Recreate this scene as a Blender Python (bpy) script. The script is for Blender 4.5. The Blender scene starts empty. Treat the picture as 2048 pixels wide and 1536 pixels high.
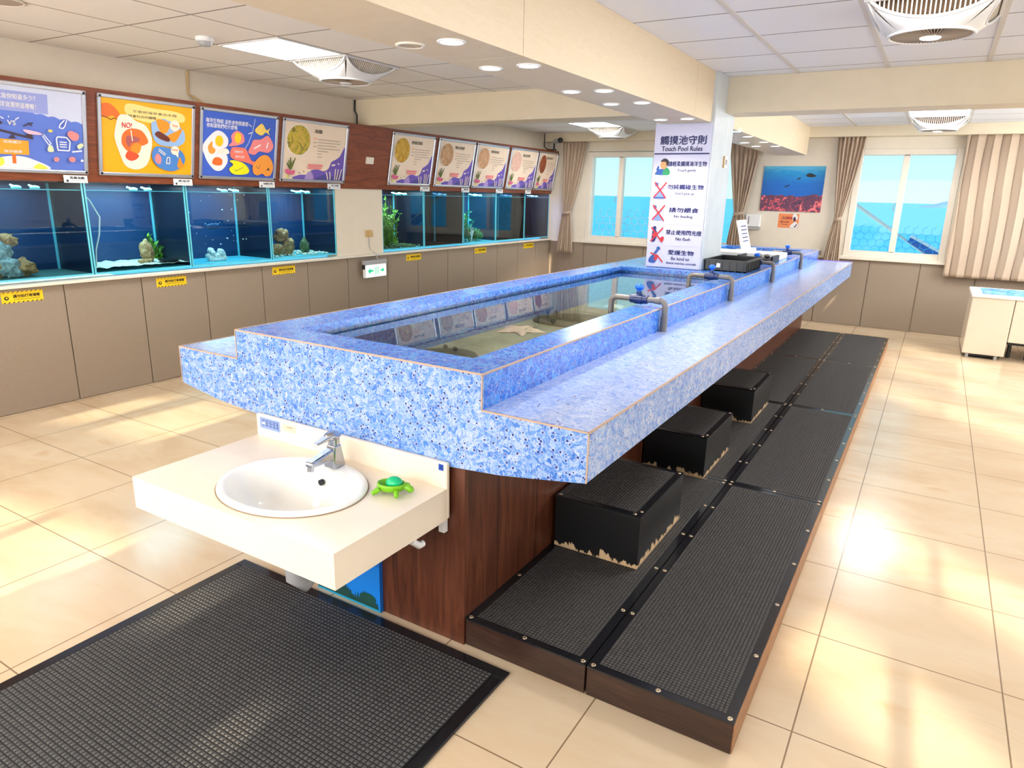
import bpy, bmesh, math, random
from mathutils import Vector, Matrix, noise
S = bpy.context.scene
COL = S.collection
random.seed(7)
R = math.radians

# ------------------------------------------------------------------ camera
W, H = 2048, 1536
F = 1375.986
yaw, pitch, roll = R(-30.81268), R(15.4893), R(1.42425)
fv = Vector((math.sin(yaw)*math.cos(pitch), math.cos(yaw)*math.cos(pitch), -math.sin(pitch)))
r0 = Vector((math.cos(yaw), -math.sin(yaw), 0)); u0 = r0.cross(fv)
rv = math.cos(roll)*r0 + math.sin(roll)*u0
uv = -math.sin(roll)*r0 + math.cos(roll)*u0
cam = bpy.data.cameras.new('camera'); camo = bpy.data.objects.new('camera', cam); COL.objects.link(camo)
m = Matrix((rv, uv, -fv)).transposed().to_4x4(); m.translation = Vector((0, 0, 1.6))
camo.matrix_world = m
cam.sensor_fit = 'HORIZONTAL'; cam.sensor_width = 36; cam.lens = F/W*36
cam.clip_start = 0.05; cam.clip_end = 60000
S.camera = camo
vs = S.view_settings
S.display_settings.display_device = 'sRGB'
vs.view_transform = 'Standard'; vs.look = 'None'; vs.gamma = 1; vs.use_curve_mapping = False
vs.exposure = 0.7
S.cycles.use_denoising = True
S.cycles.max_bounces = 8; S.cycles.diffuse_bounces = 4; S.cycles.glossy_bounces = 4
S.cycles.transparent_max_bounces = 16; S.cycles.transmission_bounces = 4
S.cycles.caustics_reflective = False; S.cycles.caustics_refractive = False
S.cycles.sample_clamp_indirect = 6

# ------------------------------------------------------------------ sky, sun, added fill lamps
def lin(c):
    return tuple(((v/255)/12.92 if v/255 <= .04045 else ((v/255+.055)/1.055)**2.4) for v in c) + (1,)
world = bpy.data.worlds.new('sky'); S.world = world; world.use_nodes = True
wn = world.node_tree; wn.nodes.clear()
wo = wn.nodes.new('ShaderNodeOutputWorld'); wb = wn.nodes.new('ShaderNodeBackground')
wt = wn.nodes.new('ShaderNodeTexCoord'); ws = wn.nodes.new('ShaderNodeSeparateXYZ'); wr = wn.nodes.new('ShaderNodeValToRGB')
wn.links.new(wt.outputs['Generated'], ws.inputs[0]); wn.links.new(ws.outputs['Z'], wr.inputs[0])
wr.color_ramp.elements[0].position = 0.0; wr.color_ramp.elements[0].color = lin((184, 212, 216))
e = wr.color_ramp.elements.new(.12); e.color = lin((152, 202, 214))
wr.color_ramp.elements[-1].position = 1; wr.color_ramp.elements[-1].color = lin((96, 150, 200))
wn.links.new(wr.outputs[0], wb.inputs[0]); wb.inputs[1].default_value = 1.0
wn.links.new(wb.outputs[0], wo.inputs[0])
SUN_DX, SUN_T = -.10, .148           # low sun: per metre of +y it drifts in x and drops in z
sun = bpy.data.lights.new('sun', 'SUN'); suno = bpy.data.objects.new('sun', sun); COL.objects.link(suno)
sun.energy = 14; sun.color = (1, .86, .62); sun.angle = R(.6)
suno.rotation_euler = Vector((SUN_DX, 1, -SUN_T)).to_track_quat('-Z', 'Y').to_euler()
suno.location = (0, -4, 5)
def area(name, loc, d, sx, sy, power, col=(1, 1, 1)):
    l = bpy.data.lights.new(name, 'AREA'); l.shape = 'RECTANGLE'; l.size = sx; l.size_y = sy; l.energy = power; l.color = col
    o = bpy.data.objects.new(name, l); COL.objects.link(o); o.location = loc
    o.rotation_euler = Vector(d).to_track_quat('-Z', 'Y').to_euler(); return o
area('fill_right', (3.3, 1.2, 1.5), (-1, 0, .12), 5.5, 1.5, 38, (.86, .94, 1))  # soft fill lamp added in front of the blank right wall
area('fill_far_right', (3.3, 7.9, 2.05), (-1, 0, .02), 4.2, .65, 115, (.92, .97, 1))  # added fill for the far half, high on the windowless right wall
area('fill_rear', (-2.6, -1.7, 1.5), (0, 1, .35), 5.6, 1.5, 128, (.96, .98, 1))  # added fill lamp behind the camera, tilted up to brighten the ceiling

# ------------------------------------------------------------------ materials
class NT:
    def __init__(s, name):
        s.m = bpy.data.materials.new(name); s.m.use_nodes = True
        s.t = s.m.node_tree; s.b = s.t.nodes['Principled BSDF']; s.o = s.t.nodes['Material Output']
        s.tc = None
    def n(s, typ, **k):
        nd = s.t.nodes.new('ShaderNode'+typ)
        for a, v in k.items(): setattr(nd, a, v)
        return nd
    def l(s, a, b): s.t.links.new(a, b)
    def co(s, scale=(1, 1, 1), loc=(0, 0, 0)):
        if not s.tc: s.tc = s.n('TexCoord')
        mp = s.n('Mapping'); s.l(s.tc.outputs['Object'], mp.inputs[0])
        mp.inputs['Scale'].default_value = scale; mp.inputs['Location'].default_value = loc
        return mp.outputs[0]
    def noise(s, vec, scale, detail=4, rough=.55, dist=0):
        nd = s.n('TexNoise'); s.l(vec, nd.inputs['Vector']); nd.inputs['Scale'].default_value = scale
        nd.inputs['Detail'].default_value = detail; nd.inputs['Roughness'].default_value = rough; nd.inputs['Distortion'].default_value = dist
        return nd
    def ramp(s, fac, stops, interp='LINEAR'):
        r = s.n('ValToRGB'); cr = r.color_ramp; cr.interpolation = interp
        cr.elements[0].position = stops[0][0]; cr.elements[0].color = lin(stops[0][1])
        cr.elements[1].position = stops[-1][0]; cr.elements[1].color = lin(stops[-1][1])
        for p, c in stops[1:-1]:
            q = cr.elements.new(p); q.color = lin(c)
        s.l(fac, r.inputs[0]); return r.outputs[0]
    def mix(s, fac, a, b):
        mx = s.n('Mix', data_type='RGBA')
        if isinstance(fac, (int, float)): mx.inputs[0].default_value = fac
        else: s.l(fac, mx.inputs[0])
        for v, i in ((a, 6), (b, 7)):
            if isinstance(v, tuple): mx.inputs[i].default_value = lin(v)
            else: s.l(v, mx.inputs[i])
        return mx.outputs[2]
    def math(s, op, a, b=None, c=None):
        md = s.n('Math', operation=op)
        for i, v in enumerate((a, b, c)):
            if v is None: continue
            if isinstance(v, (int, float)): md.inputs[i].default_value = v
            else: s.l(v, md.inputs[i])
        return md.outputs[0]
    def sep(s, vec):
        x = s.n('SeparateXYZ'); s.l(vec, x.inputs[0]); return x.outputs
    def color(s, c): s.l(c, s.b.inputs['Base Color'])
    def bump(s, h, strength=.2, dist=.01):
        b = s.n('Bump'); b.inputs['Strength'].default_value = strength; b.inputs['Distance'].default_value = dist
        s.l(h, b.inputs['Height']); s.l(b.outputs[0], s.b.inputs['Normal'])

MATS = {}
def mat(name, c, rough=.5, metal=0, spec=.5, emit=0, ec=None):
    if name in MATS: return MATS[name]
    k = NT(name); b = k.b
    v = k.noise(k.co(), 9, 2)
    d = tuple(max(0, x*.96) for x in c)
    k.color(k.mix(v.outputs[0], d, c))
    b.inputs['Roughness'].default_value = rough; b.inputs['Metallic'].default_value = metal
    b.inputs['Specular IOR Level'].default_value = spec
    if emit:
        b.inputs['Emission Color'].default_value = lin(ec or c); b.inputs['Emission Strength'].default_value = emit
    MATS[name] = k.m; return k.m

def lines(k, coord, pitch, phase, width):
    """1 on a line of the given width every pitch"""
    a = k.math('ADD', coord, -phase); a = k.math('DIVIDE', a, pitch); a = k.math('FRACT', k.math('ADD', a, 1000.5))
    a = k.math('ABSOLUTE', k.math('ADD', a, -.5)); return k.math('LESS_THAN', a, width/pitch/2)

def floor_mat():
    k = NT('beige_floor_tile'); v = k.co(); x, y, z = k.sep(v)
    n1 = k.noise(k.co((.9, 2.2, 1)), 1.6, 6, .6, .6); n2 = k.noise(v, 14, 5, .7)
    c = k.ramp(n1.outputs[0], [(.3, (196, 171, 139)), (.5, (204, 183, 154)), (.62, (208, 190, 163)), (.75, (196, 163, 125))])
    c = k.mix(k.math('MULTIPLY', n2.outputs[0], .25), c, (212, 178, 138))
    g = k.math('MAXIMUM', lines(k, x, .58, -.142, .005), lines(k, y, .577, 1.998, .005))
    k.color(k.mix(g, c, (132, 108, 84)))
    k.b.inputs['Roughness'].default_value = .2; k.b.inputs['Specular IOR Level'].default_value = .5
    k.bump(k.math('SUBTRACT', 1, g), .25, .002); return k.m
def ceil_mat(name, px, xp, py, yp, wx, wy, base, line):
    k = NT(name); v = k.co(); x, y, z = k.sep(v)
    c = k.mix(k.noise(v, 60, 3).outputs[0], base, tuple(q*.975 for q in base))
    g = lines(k, y, py, yp, wy)
    if wx: g = k.math('MAXIMUM', g, lines(k, x, px, xp, wx))
    k.color(k.mix(g, c, line)); k.b.inputs['Roughness'].default_value = .9; return k.m
def laminate(name, a, b, c, deepc, fleck=.5, rough=.22, dots=.72):
    k = NT(name); v = k.co()
    wob = k.noise(v, 22, 3); wob.normalize = True
    va = k.n('VectorMath', operation='SUBTRACT'); k.l(wob.outputs['Color'], va.inputs[0]); va.inputs[1].default_value = (.5, .5, .5)
    vm = k.n('VectorMath', operation='SCALE'); k.l(va.outputs[0], vm.inputs[0]); vm.inputs['Scale'].default_value = .085
    ad = k.n('VectorMath', operation='ADD'); k.l(v, ad.inputs[0]); k.l(vm.outputs[0], ad.inputs[1])
    big = k.noise(v, 5, 3).outputs[0]
    vo = k.n('TexVoronoi'); vo.inputs['Scale'].default_value = 60; k.l(ad.outputs[0], vo.inputs['Vector'])
    cs = k.n('SeparateColor'); k.l(vo.outputs['Color'], cs.inputs[0])
    f = k.math('ADD', k.math('MULTIPLY', cs.outputs[0], .75), k.math('MULTIPLY', big, .35))
    col = k.ramp(f, [(.12, deepc), (.35, b), (.62, a), (.9, c)])
    ve = k.n('TexVoronoi', feature='DISTANCE_TO_EDGE'); ve.inputs['Scale'].default_value = 60; k.l(ad.outputs[0], ve.inputs['Vector'])
    edge = k.math('LESS_THAN', ve.outputs['Distance'], .07)
    col = k.mix(k.math('MULTIPLY', edge, fleck), col, (222, 222, 232))
    ved = k.n('TexVoronoi', feature='DISTANCE_TO_EDGE'); ved.inputs['Scale'].default_value = 40; k.l(ad.outputs[0], ved.inputs['Vector'])
    col = k.mix(k.math('MULTIPLY', k.math('LESS_THAN', ved.outputs['Distance'], .04), .55), col, deepc)
    vd = k.n('TexVoronoi'); vd.inputs['Scale'].default_value = 50; k.l(v, vd.inputs['Vector'])
    cd = k.n('SeparateColor'); k.l(vd.outputs['Color'], cd.inputs[0])
    pick = k.math('GREATER_THAN', cd.outputs[1], dots)
    dot = k.math('MULTIPLY', pick, k.math('LESS_THAN', vd.outputs['Distance'], .22))
    halo = k.math('MULTIPLY', pick, k.math('LESS_THAN', vd.outputs['Distance'], .38))
    col = k.mix(k.math('MULTIPLY', halo, .22), col, (214, 212, 226))
    col = k.mix(dot, col, (36, 58, 124)); k.color(col)
    k.b.inputs['Roughness'].default_value = rough; return k.m
def rubber(name, base=(62, 61, 62), hi=(96, 94, 93), pitch=.0165):
    k = NT(name); v = k.co(); x, y, z = k.sep(v)
    def tri(c, ph):
        a = k.math('FRACT', k.math('ADD', k.math('DIVIDE', c, pitch), 1000+ph)); return k.math('ABSOLUTE', k.math('ADD', a, -.5))
    fx, fy = tri(x, 0), tri(y, 0)
    mx = k.math('MAXIMUM', fx, fy)
    cell = k.math('LESS_THAN', mx, .36)
    sn = k.n('TexWhiteNoise', noise_dimensions='2D')
    fl = k.n('VectorMath', operation='SCALE'); k.l(v, fl.inputs[0]); fl.inputs['Scale'].default_value = 1/pitch
    f2 = k.n('VectorMath', operation='FLOOR'); ad = k.n('VectorMath', operation='ADD'); k.l(fl.outputs[0], ad.inputs[0]); ad.inputs[1].default_value = (.5, .5, 0)
    k.l(ad.outputs[0], f2.inputs[0]); k.l(f2.outputs[0], sn.inputs['Vector'])
    c = k.mix(k.math('MULTIPLY', sn.outputs[0], .7), hi, base)
    c = k.mix(k.noise(v, 2.5, 3).outputs[0], c, tuple(q*.86 for q in hi))
    k.color(k.mix(cell, (30, 30, 32), c)); k.b.inputs['Roughness'].default_value = .7; k.b.inputs['Specular IOR Level'].default_value = .3
    k.bump(k.math('SUBTRACT', .5, mx), .6, .01); return k.m
def wood(name, a, b, c, scale=(14, 14, 1.2), rough=.4, seam=None, spec=.5):
    k = NT(name); n1 = k.noise(k.co(scale), 3.2, 6, .6, 1.2)
    col = k.ramp(n1.outputs[0], [(.28, a), (.5, b), (.72, c)])
    if seam:
        ax, pitch, ph = seam; q = k.sep(k.co()); col = k.mix(lines(k, q[ax], pitch, ph, .005), col, tuple(w*.35 for w in a))
    k.color(col); k.b.inputs['Roughness'].default_value = rough; k.b.inputs['Specular IOR Level'].default_value = spec; return k.m
def fabric_panel():
    k = NT('grey_brown_wainscot'); n1 = k.noise(k.co((90, 90, 60)), 4, 3, .7)
    k.color(k.ramp(n1.outputs[0], [(.3, (138, 122, 106)), (.7, (160, 144, 127))])); k.b.inputs['Roughness'].default_value = .75; return k.m
def curtain_mat():
    k = NT('taupe_curtain'); n1 = k.noise(k.co((60, 60, 200)), 3, 3)
    k.color(k.ramp(n1.outputs[0], [(.3, (190, 167, 144)), (.7, (210, 188, 164))])); k.b.inputs['Roughness'].default_value = .8
    k.b.inputs['Sheen Weight'].default_value = .2
    tr = k.n('BsdfTranslucent'); tr.inputs[0].default_value = lin((205, 176, 145)); ms = k.n('MixShader'); ms.inputs[0].default_value = .22
    k.l(k.b.outputs[0], ms.inputs[1]); k.l(tr.outputs[0], ms.inputs[2]); k.l(ms.outputs[0], k.o.inputs[0]); return k.m
def clear(name, tint, ior, rough=0.0, bump=0, tf=None):
    """see-through pane: Fresnel mix of tinted transparency and mirror reflection"""
    k = NT(name); tr = k.n('BsdfTransparent'); tr.inputs[0].default_value = lin(tint)
    gl = k.n('BsdfGlossy'); gl.inputs['Roughness'].default_value = rough; gl.inputs[0].default_value = (1, 1, 1, 1)
    fr = k.n('Fresnel'); geo = k.n('NewGeometry')     # the same reflectance from either side of the thin pane
    k.l(k.math('ADD', ior, k.math('MULTIPLY', geo.outputs['Backfacing'], 1/ior-ior)), fr.inputs[0])
    if bump:
        nz = k.noise(k.co((1, 1, 1)), 7, 3); bp = k.n('Bump'); bp.inputs['Strength'].default_value = bump; bp.inputs['Distance'].default_value = .01
        k.l(nz.outputs[0], bp.inputs['Height']); k.l(bp.outputs[0], gl.inputs['Normal']); k.l(bp.outputs[0], fr.inputs['Normal'])
    ms = k.n('MixShader'); k.l(fr.outputs[0], ms.inputs[0]); k.l(tr.outputs[0], ms.inputs[1]); k.l(gl.outputs[0], ms.inputs[2]); k.l(ms.outputs[0], k.o.inputs[0])
    return k.m
def worn_box():
    k = NT('black_paint_worn_to_plywood'); v = k.co(); x, y, z = k.sep(v)
    n1 = k.noise(k.co((1, 1, .25)), 26, 5, .7).outputs[0]; n2 = k.noise(v, 5, 2).outputs[0]
    h = k.math('ADD', k.math('MULTIPLY', n1, .14), k.math('MULTIPLY', n2, .07))
    worn = k.math('LESS_THAN', z, k.math('SUBTRACT', h, .082))
    k.color(k.mix(worn, (17, 17, 19), k.ramp(n1, [(.3, (196, 160, 118)), (.7, (222, 192, 152))])))
    k.b.inputs['Roughness'].default_value = .38; return k.m
def mottled(name, stops, scale=8, rough=.7, bump=.0, dist=.5):
    k = NT(name); n1 = k.noise(k.co(), scale, 6, .65, dist); k.color(k.ramp(n1.outputs[0], stops)); k.b.inputs['Roughness'].default_value = rough
    if bump: k.bump(n1.outputs[0], bump, .02)
    return k.m
def reef_mat():
    """printed underwater photograph: blue water over a pink coral reef (object z runs up the print)"""
    k = NT('reef_photo_print'); v = k.co(); x, y, z = k.sep(v)
    zz = k.math('ADD', z, k.math('MULTIPLY', k.math('SUBTRACT', k.noise(v, 5, 4).outputs[0], .5), .22))
    water = k.ramp(k.math('DIVIDE', k.math('ADD', z, k.math('MULTIPLY', k.noise(k.co((1, 1, 5)), 4, 3, .6, 1).outputs[0], .16)), .72), [(.3, (14, 104, 200)), (.6, (14, 116, 212)), (.82, (24, 156, 222)), (1, (130, 216, 236))])
    side = k.math('MULTIPLY', k.math('ABSOLUTE', x), 1.5)
    water = k.mix(k.math('POWER', side, 2.2), water, (8, 56, 120))
    n2 = k.noise(v, 11, 6, .7, 1.4).outputs[0]
    reef = k.ramp(n2, [(.3, (34, 28, 52)), (.43, (120, 70, 104)), (.5, (66, 48, 80)), (.56, (232, 96, 104)), (.7, (250, 170, 176))])
    k.color(k.mix(k.math('LESS_THAN', zz, .21), water, reef)); k.b.inputs['Roughness'].default_value = .5; return k.m
def sea_mat():
    k = NT('sea_water'); n1 = k.noise(k.co((1, 3, 1)), .02, 6, .7)
    k.color(k.ramp(n1.outputs[0], [(.3, (56, 170, 238)), (.7, (88, 192, 246))])); k.b.inputs['Roughness'].default_value = .6; k.b.inputs['Specular IOR Level'].default_value = .1; return k.m
def screen_mat():
    k = NT('lit_touch_screen'); n1 = k.noise(k.co((1, 1, 1)), 6, 3, .5, 1)
    c = k.ramp(n1.outputs[0], [(.3, (10, 90, 170)), (.5, (40, 150, 205)), (.65, (130, 215, 225)), (.8, (24, 120, 190))])
    k.color(c); k.l(c, k.b.inputs['Emission Color']); k.b.inputs['Emission Strength'].default_value = .55; k.b.inputs['Roughness'].default_value = .15; return k.m

M = dict(
 floor=floor_mat(), wain=fabric_panel(), curtain=curtain_mat(),
 wall=mat('cream_wall_paint', (231, 219, 199), .8), wallback=mat('beige_wall_paint', (236, 226, 208), .8),
 beam=wood('pale_veneer', (225, 205, 173), (228, 209, 178), (231, 213, 184), (3, 3, 16), .42), beamx=mat('cream_beam_paint', (228, 214, 186), .6),
 ceilL=ceil_mat('ceiling_tile_warm', .595, -3.735, .597, 2.68, .014, .014, (240, 233, 223), (150, 138, 122)),
 ceilR=ceil_mat('ceiling_tile_white', .59, -1.065, .58, 3.89, 0, .012, (240, 241, 245), (120, 112, 104)),
 tbar=mat('ceiling_grid_bar', (222, 216, 208), .6),
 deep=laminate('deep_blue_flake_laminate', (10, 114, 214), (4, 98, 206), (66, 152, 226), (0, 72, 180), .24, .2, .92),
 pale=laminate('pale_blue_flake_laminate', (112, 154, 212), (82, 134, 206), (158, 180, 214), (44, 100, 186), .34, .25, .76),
 top=laminate('glare_flake_laminate', (164, 184, 228), (150, 174, 226), (184, 198, 232), (124, 154, 218), .2, .16, .9),  # glare on the shelf tops put into a lighter copy of the laminate
 trim=mat('beige_edge_band', (186, 158, 136), .5), rub=rubber('woven_rubber_mat'), rubb=rubber('step_rubber_mat', (58, 56, 56), (88, 84, 81), .013),
 rubedge=mat('black_rubber_edge', (24, 24, 27), .2), screw=mat('screw_steel', (196, 176, 150), .3, .9),
 base=wood('dark_wood_cladding', (58, 27, 15), (84, 42, 24), (104, 58, 36), (10, 10, .9), .4, (1, .3, .21)), deck=wood('brown_plywood_side', (36, 20, 15), (50, 30, 22), (66, 42, 32), (1.5, 1.5, 14), .4),
 deckr=wood('pale_plywood_edge', (132, 88, 54), (156, 108, 70), (178, 130, 88), (1.5, 1.5, 14), .5),
 board=wood('red_brown_board', (98, 46, 22), (126, 64, 34), (146, 80, 44), (1.2, 1.2, 9), .4), worn=worn_box(),
 frame=mat('satin_aluminium', (205, 207, 212), .3, .75), white=mat('white_paint', (238, 238, 238), .45), ivory=mat('ivory_frame', (234, 224, 208), .45),
 cream=mat('cream_solid_surface', (236, 222, 202), .3), porc=mat('white_porcelain', (242, 240, 234), .08, 0, .6),
 chrome=mat('chrome', (178, 184, 196), .12, 1), dark=mat('black_plastic', (22, 24, 28), .4), tube=mat('grey_pvc_pipe', (116, 111, 108), .35),
 valve=mat('navy_valve', (18, 40, 92), .3), knob=mat('bright_blue_knob', (14, 104, 226), .3),
 green=mat('green_toy_plastic', (118, 186, 22), .35), teal=mat('teal_toy_shell', (8, 186, 122), .3),
 water=clear('pool_water', (214, 220, 206), 1.5, 0, .02), tglass=clear('aquarium_glass', (230, 246, 250), 1.36), pane=clear('window_glass', (251, 254, 254), 1.2),
 twater=clear('aquarium_surface', (190, 232, 244), 1.33, .02, .15),
 edge=mat('cyan_glass_edge', (104, 204, 222), .25), tback=mat('aquarium_blue_back', (4, 52, 96), .5), tside=mat('aquarium_dark_side', (10, 24, 44), .3),
 tbase=mat('aquarium_cyan_base', (96, 206, 224), .4), tgreen=mat('aquarium_grey_green_base', (78, 120, 118), .5), tdark=mat('aquarium_black_back', (8, 8, 14), .4), tpurple=mat('aquarium_purple_back', (84, 40, 110), .45),
 pool=mottled('olive_pool_bottom', [(.3, (122, 118, 102)), (.5, (148, 144, 126)), (.7, (172, 168, 150))], 5),
 sand=mottled('white_sand', [(.3, (206, 202, 180)), (.7, (240, 238, 224))], 30, .9, .5), rock=mottled('tan_rock', [(.3, (110, 72, 40)), (.5, (190, 140, 88)), (.7, (228, 188, 138))], 26, .9, 1),
 rockg=mottled('grey_rock', [(.3, (70, 84, 84)), (.5, (150, 168, 166)), (.7, (206, 216, 214))], 26, .9, .6), coral=mottled('white_coral', [(.3, (206, 206, 200)), (.7, (244, 244, 240))], 30, .9, .4),
 weed=mottled('green_seaweed', [(.3, (40, 92, 18)), (.5, (104, 160, 28)), (.7, (172, 212, 52))], 9, .6), weedt=mottled('teal_seaweed', [(.3, (16, 108, 62)), (.5, (44, 156, 84)), (.7, (140, 200, 96))], 9, .6),
 pebble=mottled('mossy_pebbles', [(.3, (50, 64, 36)), (.6, (110, 128, 76)), (.75, (176, 180, 140))], 40, .8, .6),
 ray=mottled('olive_ray_skin', [(.3, (46, 44, 32)), (.6, (74, 70, 50)), (.75, (100, 94, 70))], 14, .6), star=mottled('pink_starfish', [(.3, (214, 168, 168)), (.7, (240, 216, 210))], 30, .8),
 lamp=mat('light_diffuser', (255, 250, 240), .5, 0, .5, 20.0, (255, 253, 250)), led=mat('led_lens', (255, 255, 255), .5, 0, .5, 9.0, (255, 252, 246)), ledf=mat('fan_lamp_lens', (255, 255, 255), .5, 0, .5, 2.2, (255, 250, 240)),
 slat=mat('taupe_grille_slat', (150, 124, 98), .6), grd=mat('dark_fan_grille', (96, 74, 54), .6), guard=mat('grey_beige_grille', (176, 158, 138), .6),
 pillar=mottled('white_marbled_panel', [(.35, (196, 206, 214)), (.6, (210, 218, 224)), (.75, (218, 224, 228))], 3, .35),
 sign=mat('pale_lilac_sign', (206, 207, 234), .45), signt=mat('white_sign_head', (232, 230, 240), .45), navy=mat('navy_print', (22, 34, 104), .5), red=mat('red_print', (206, 40, 52), .5),
 yellow=mat('yellow_sticker', (250, 208, 8), .5), black=mat('black_print', (24, 20, 22), .5), exitw=mat('backlit_exit_face', (244, 250, 246), .4, 0, .5, .5), exitg=mat('green_exit_print', (36, 206, 150), .4, 0, .5, .3),
 reef=reef_mat(), sea=sea_mat(), screen=screen_mat(), styro=mat('white_foam', (240, 242, 244), .7), bin=mat('black_crate_plastic', (8, 12, 18), .35),
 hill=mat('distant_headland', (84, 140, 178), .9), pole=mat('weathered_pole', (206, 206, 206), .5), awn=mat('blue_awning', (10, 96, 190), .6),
 net=mat('pale_netting', (190, 226, 240), .6), grey=mat('grey_plastic', (170, 170, 172), .4), wood2=mat('ochre_box', (206, 170, 112), .5), caulk=mat('brown_seal', (150, 126, 100), .7),
 purple=mat('purple_edge', (150, 120, 214), .4), hazel=mat('grey_concrete', (150, 140, 130), .8),
)

# ------------------------------------------------------------------ mesh building
ORG = {}
class MB:
    def __init__(s): s.v = []; s.f = []; s.mi = []; s.sm = []; s.cur = 0; s.smooth = False
    def add(s, vs, fs, sm=None):
        k = len(s.v); s.v += [Vector(q) for q in vs]
        for f in fs: s.f.append([k+i for i in f]); s.mi.append(s.cur); s.sm.append(s.smooth if sm is None else sm)
        return s
    def slot(s, i): s.cur = i; return s
    def box(s, x0, x1, y0, y1, z0, z1):
        return s.add([(x0,y0,z0),(x1,y0,z0),(x1,y1,z0),(x0,y1,z0),(x0,y0,z1),(x1,y0,z1),(x1,y1,z1),(x0,y1,z1)],
                     [(0,3,2,1),(4,5,6,7),(0,1,5,4),(1,2,6,5),(2,3,7,6),(3,0,4,7)], False)
    def hexa(s, p):  # 8 corners in the order of box
        return s.add(p, [(0,3,2,1),(4,5,6,7),(0,1,5,4),(1,2,6,5),(2,3,7,6),(3,0,4,7)], False)
    def prism(s, poly, fn, a0, a1):
        n = len(poly); s.add([fn(*p, a0) for p in poly]+[fn(*p, a1) for p in poly],
            [tuple(range(n)), tuple(range(2*n-1, n-1, -1))]+[(i, n+i, n+(i+1)%n, (i+1)%n) for i in range(n)], False); return s
    def tube(s, pts, r, n=10, r1=None, cap=True):
        pts = [Vector(p) for p in pts]; N = len(pts); vs = []; fs = []
        up = Vector((0, 0, 1))
        d0 = (pts[1]-pts[0]).normalized()
        a = d0.cross(up if abs(d0.z) < .9 else Vector((1, 0, 0))).normalized()
        for i, p in enumerate(pts):
            d = (pts[min(i+1, N-1)]-pts[max(i-1, 0)]).normalized()
            a = (a - d*a.dot(d)).normalized(); b = d.cross(a)
            rr = r if r1 is None else r+(r1-r)*i/(N-1)
            if isinstance(r, (list, tuple)): rr = r[i]
            vs += [p+(a*math.cos(2*math.pi*j/n)+b*math.sin(2*math.pi*j/n))*rr for j in range(n)]
        for i in range(N-1): fs += [(i*n+j, i*n+(j+1)%n, (i+1)*n+(j+1)%n, (i+1)*n+j) for j in range(n)]
        s.add(vs, fs, True)
        if cap: s.add(vs[:n], [tuple(range(n-1, -1, -1))], False); s.add(vs[-n:], [tuple(range(n))], False)
        return s
    def disc(s, c, r, h, n=32, ax='z', r2=None):
        c = Vector(c); d = Vector({'x': (1, 0, 0), 'y': (0, 1, 0), 'z': (0, 0, 1)}[ax]); return s.tube([c, c+d*h], r, n, r2)
    def lathe(s, c, prof, n=32, sx=1, sy=1, close=False):
        vs = []; fs = []; c = Vector(c)
        for r, z in prof: vs += [c+Vector((r*sx*math.cos(2*math.pi*j/n), r*sy*math.sin(2*math.pi*j/n), z)) for j in range(n)]
        for i in range(len(prof)-1): fs += [(i*n+j, i*n+(j+1)%n, (i+1)*n+(j+1)%n, (i+1)*n+j) for j in range(n)]
        return s.add(vs, fs, True)
    def ball(s, c, rx, ry=None, rz=None, sub=2, amp=0, freq=3, seed=0, rot=0):
        ry = ry or rx; rz = rz or rx; bm = bmesh.new(); bmesh.ops.create_icosphere(bm, subdivisions=sub, radius=1)
        vs = []; off = Vector((seed*3.7, seed*1.3, seed*2.1))
        for v in bm.verts:
            k = 1+amp*noise.fractal(v.co*freq+off, 1, 2, 4) if amp else 1
            q = Vector((v.co.x*rx*k, v.co.y*ry*k, v.co.z*rz*k)); q.rotate(Matrix.Rotation(rot, 3, 'Z')); vs.append(q+Vector(c))
        fs = [[v.index for v in f.verts] for f in bm.faces]; bm.free(); return s.add(vs, fs, True)
    def build(s, name, mats, parent=None, origin=None, bevel=0, shadow=True):
        if not isinstance(mats, (list, tuple)): mats = [mats]
        o3 = ORG[parent.name] if parent else Vector(origin if origin is not None else base_of(s.v))
        me = bpy.data.meshes.new(name); me.from_pydata([tuple(v-o3) for v in s.v], [], s.f)
        for mm in mats: me.materials.append(mm)
        me.polygons.foreach_set('material_index', s.mi); me.polygons.foreach_set('use_smooth', s.sm)
        me.validate(); me.update()
        o = bpy.data.objects.new(name, me); COL.objects.link(o)
        if parent: o.parent = parent
        else: o.location = o3
        ORG[o.name] = o3
        if bevel:
            b = o.modifiers.new('edge', 'BEVEL'); b.width = bevel; b.segments = 2; b.limit_method = 'ANGLE'; b.harden_normals = False
        return o
def base_of(v):
    xs = [q.x for q in v]; ys = [q.y for q in v]; return ((min(xs)+max(xs))/2, (min(ys)+max(ys))/2, min(q.z for q in v))
def tag(o, label=None, cat=None, group=None, kind=None):
    if label: o['label'] = label
    if cat: o['category'] = cat
    if group: o['group'] = group
    if kind: o['kind'] = kind
    return o
def thing(name, loc, label, cat, group=None):
    o = bpy.data.objects.new(name, None); COL.objects.link(o); o.location = loc; ORG[o.name] = Vector(loc); o.empty_display_size = .05
    return tag(o, label, cat, group)
def struct(o): o['kind'] = 'structure'; return o
def copy_tree(o, parent=None):
    c = o.copy(); COL.objects.link(c); ORG[c.name] = ORG[o.name]
    if parent: c.parent = parent
    for ch in list(o.children): copy_tree(ch, c)
    return c
_tc = {}
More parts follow.
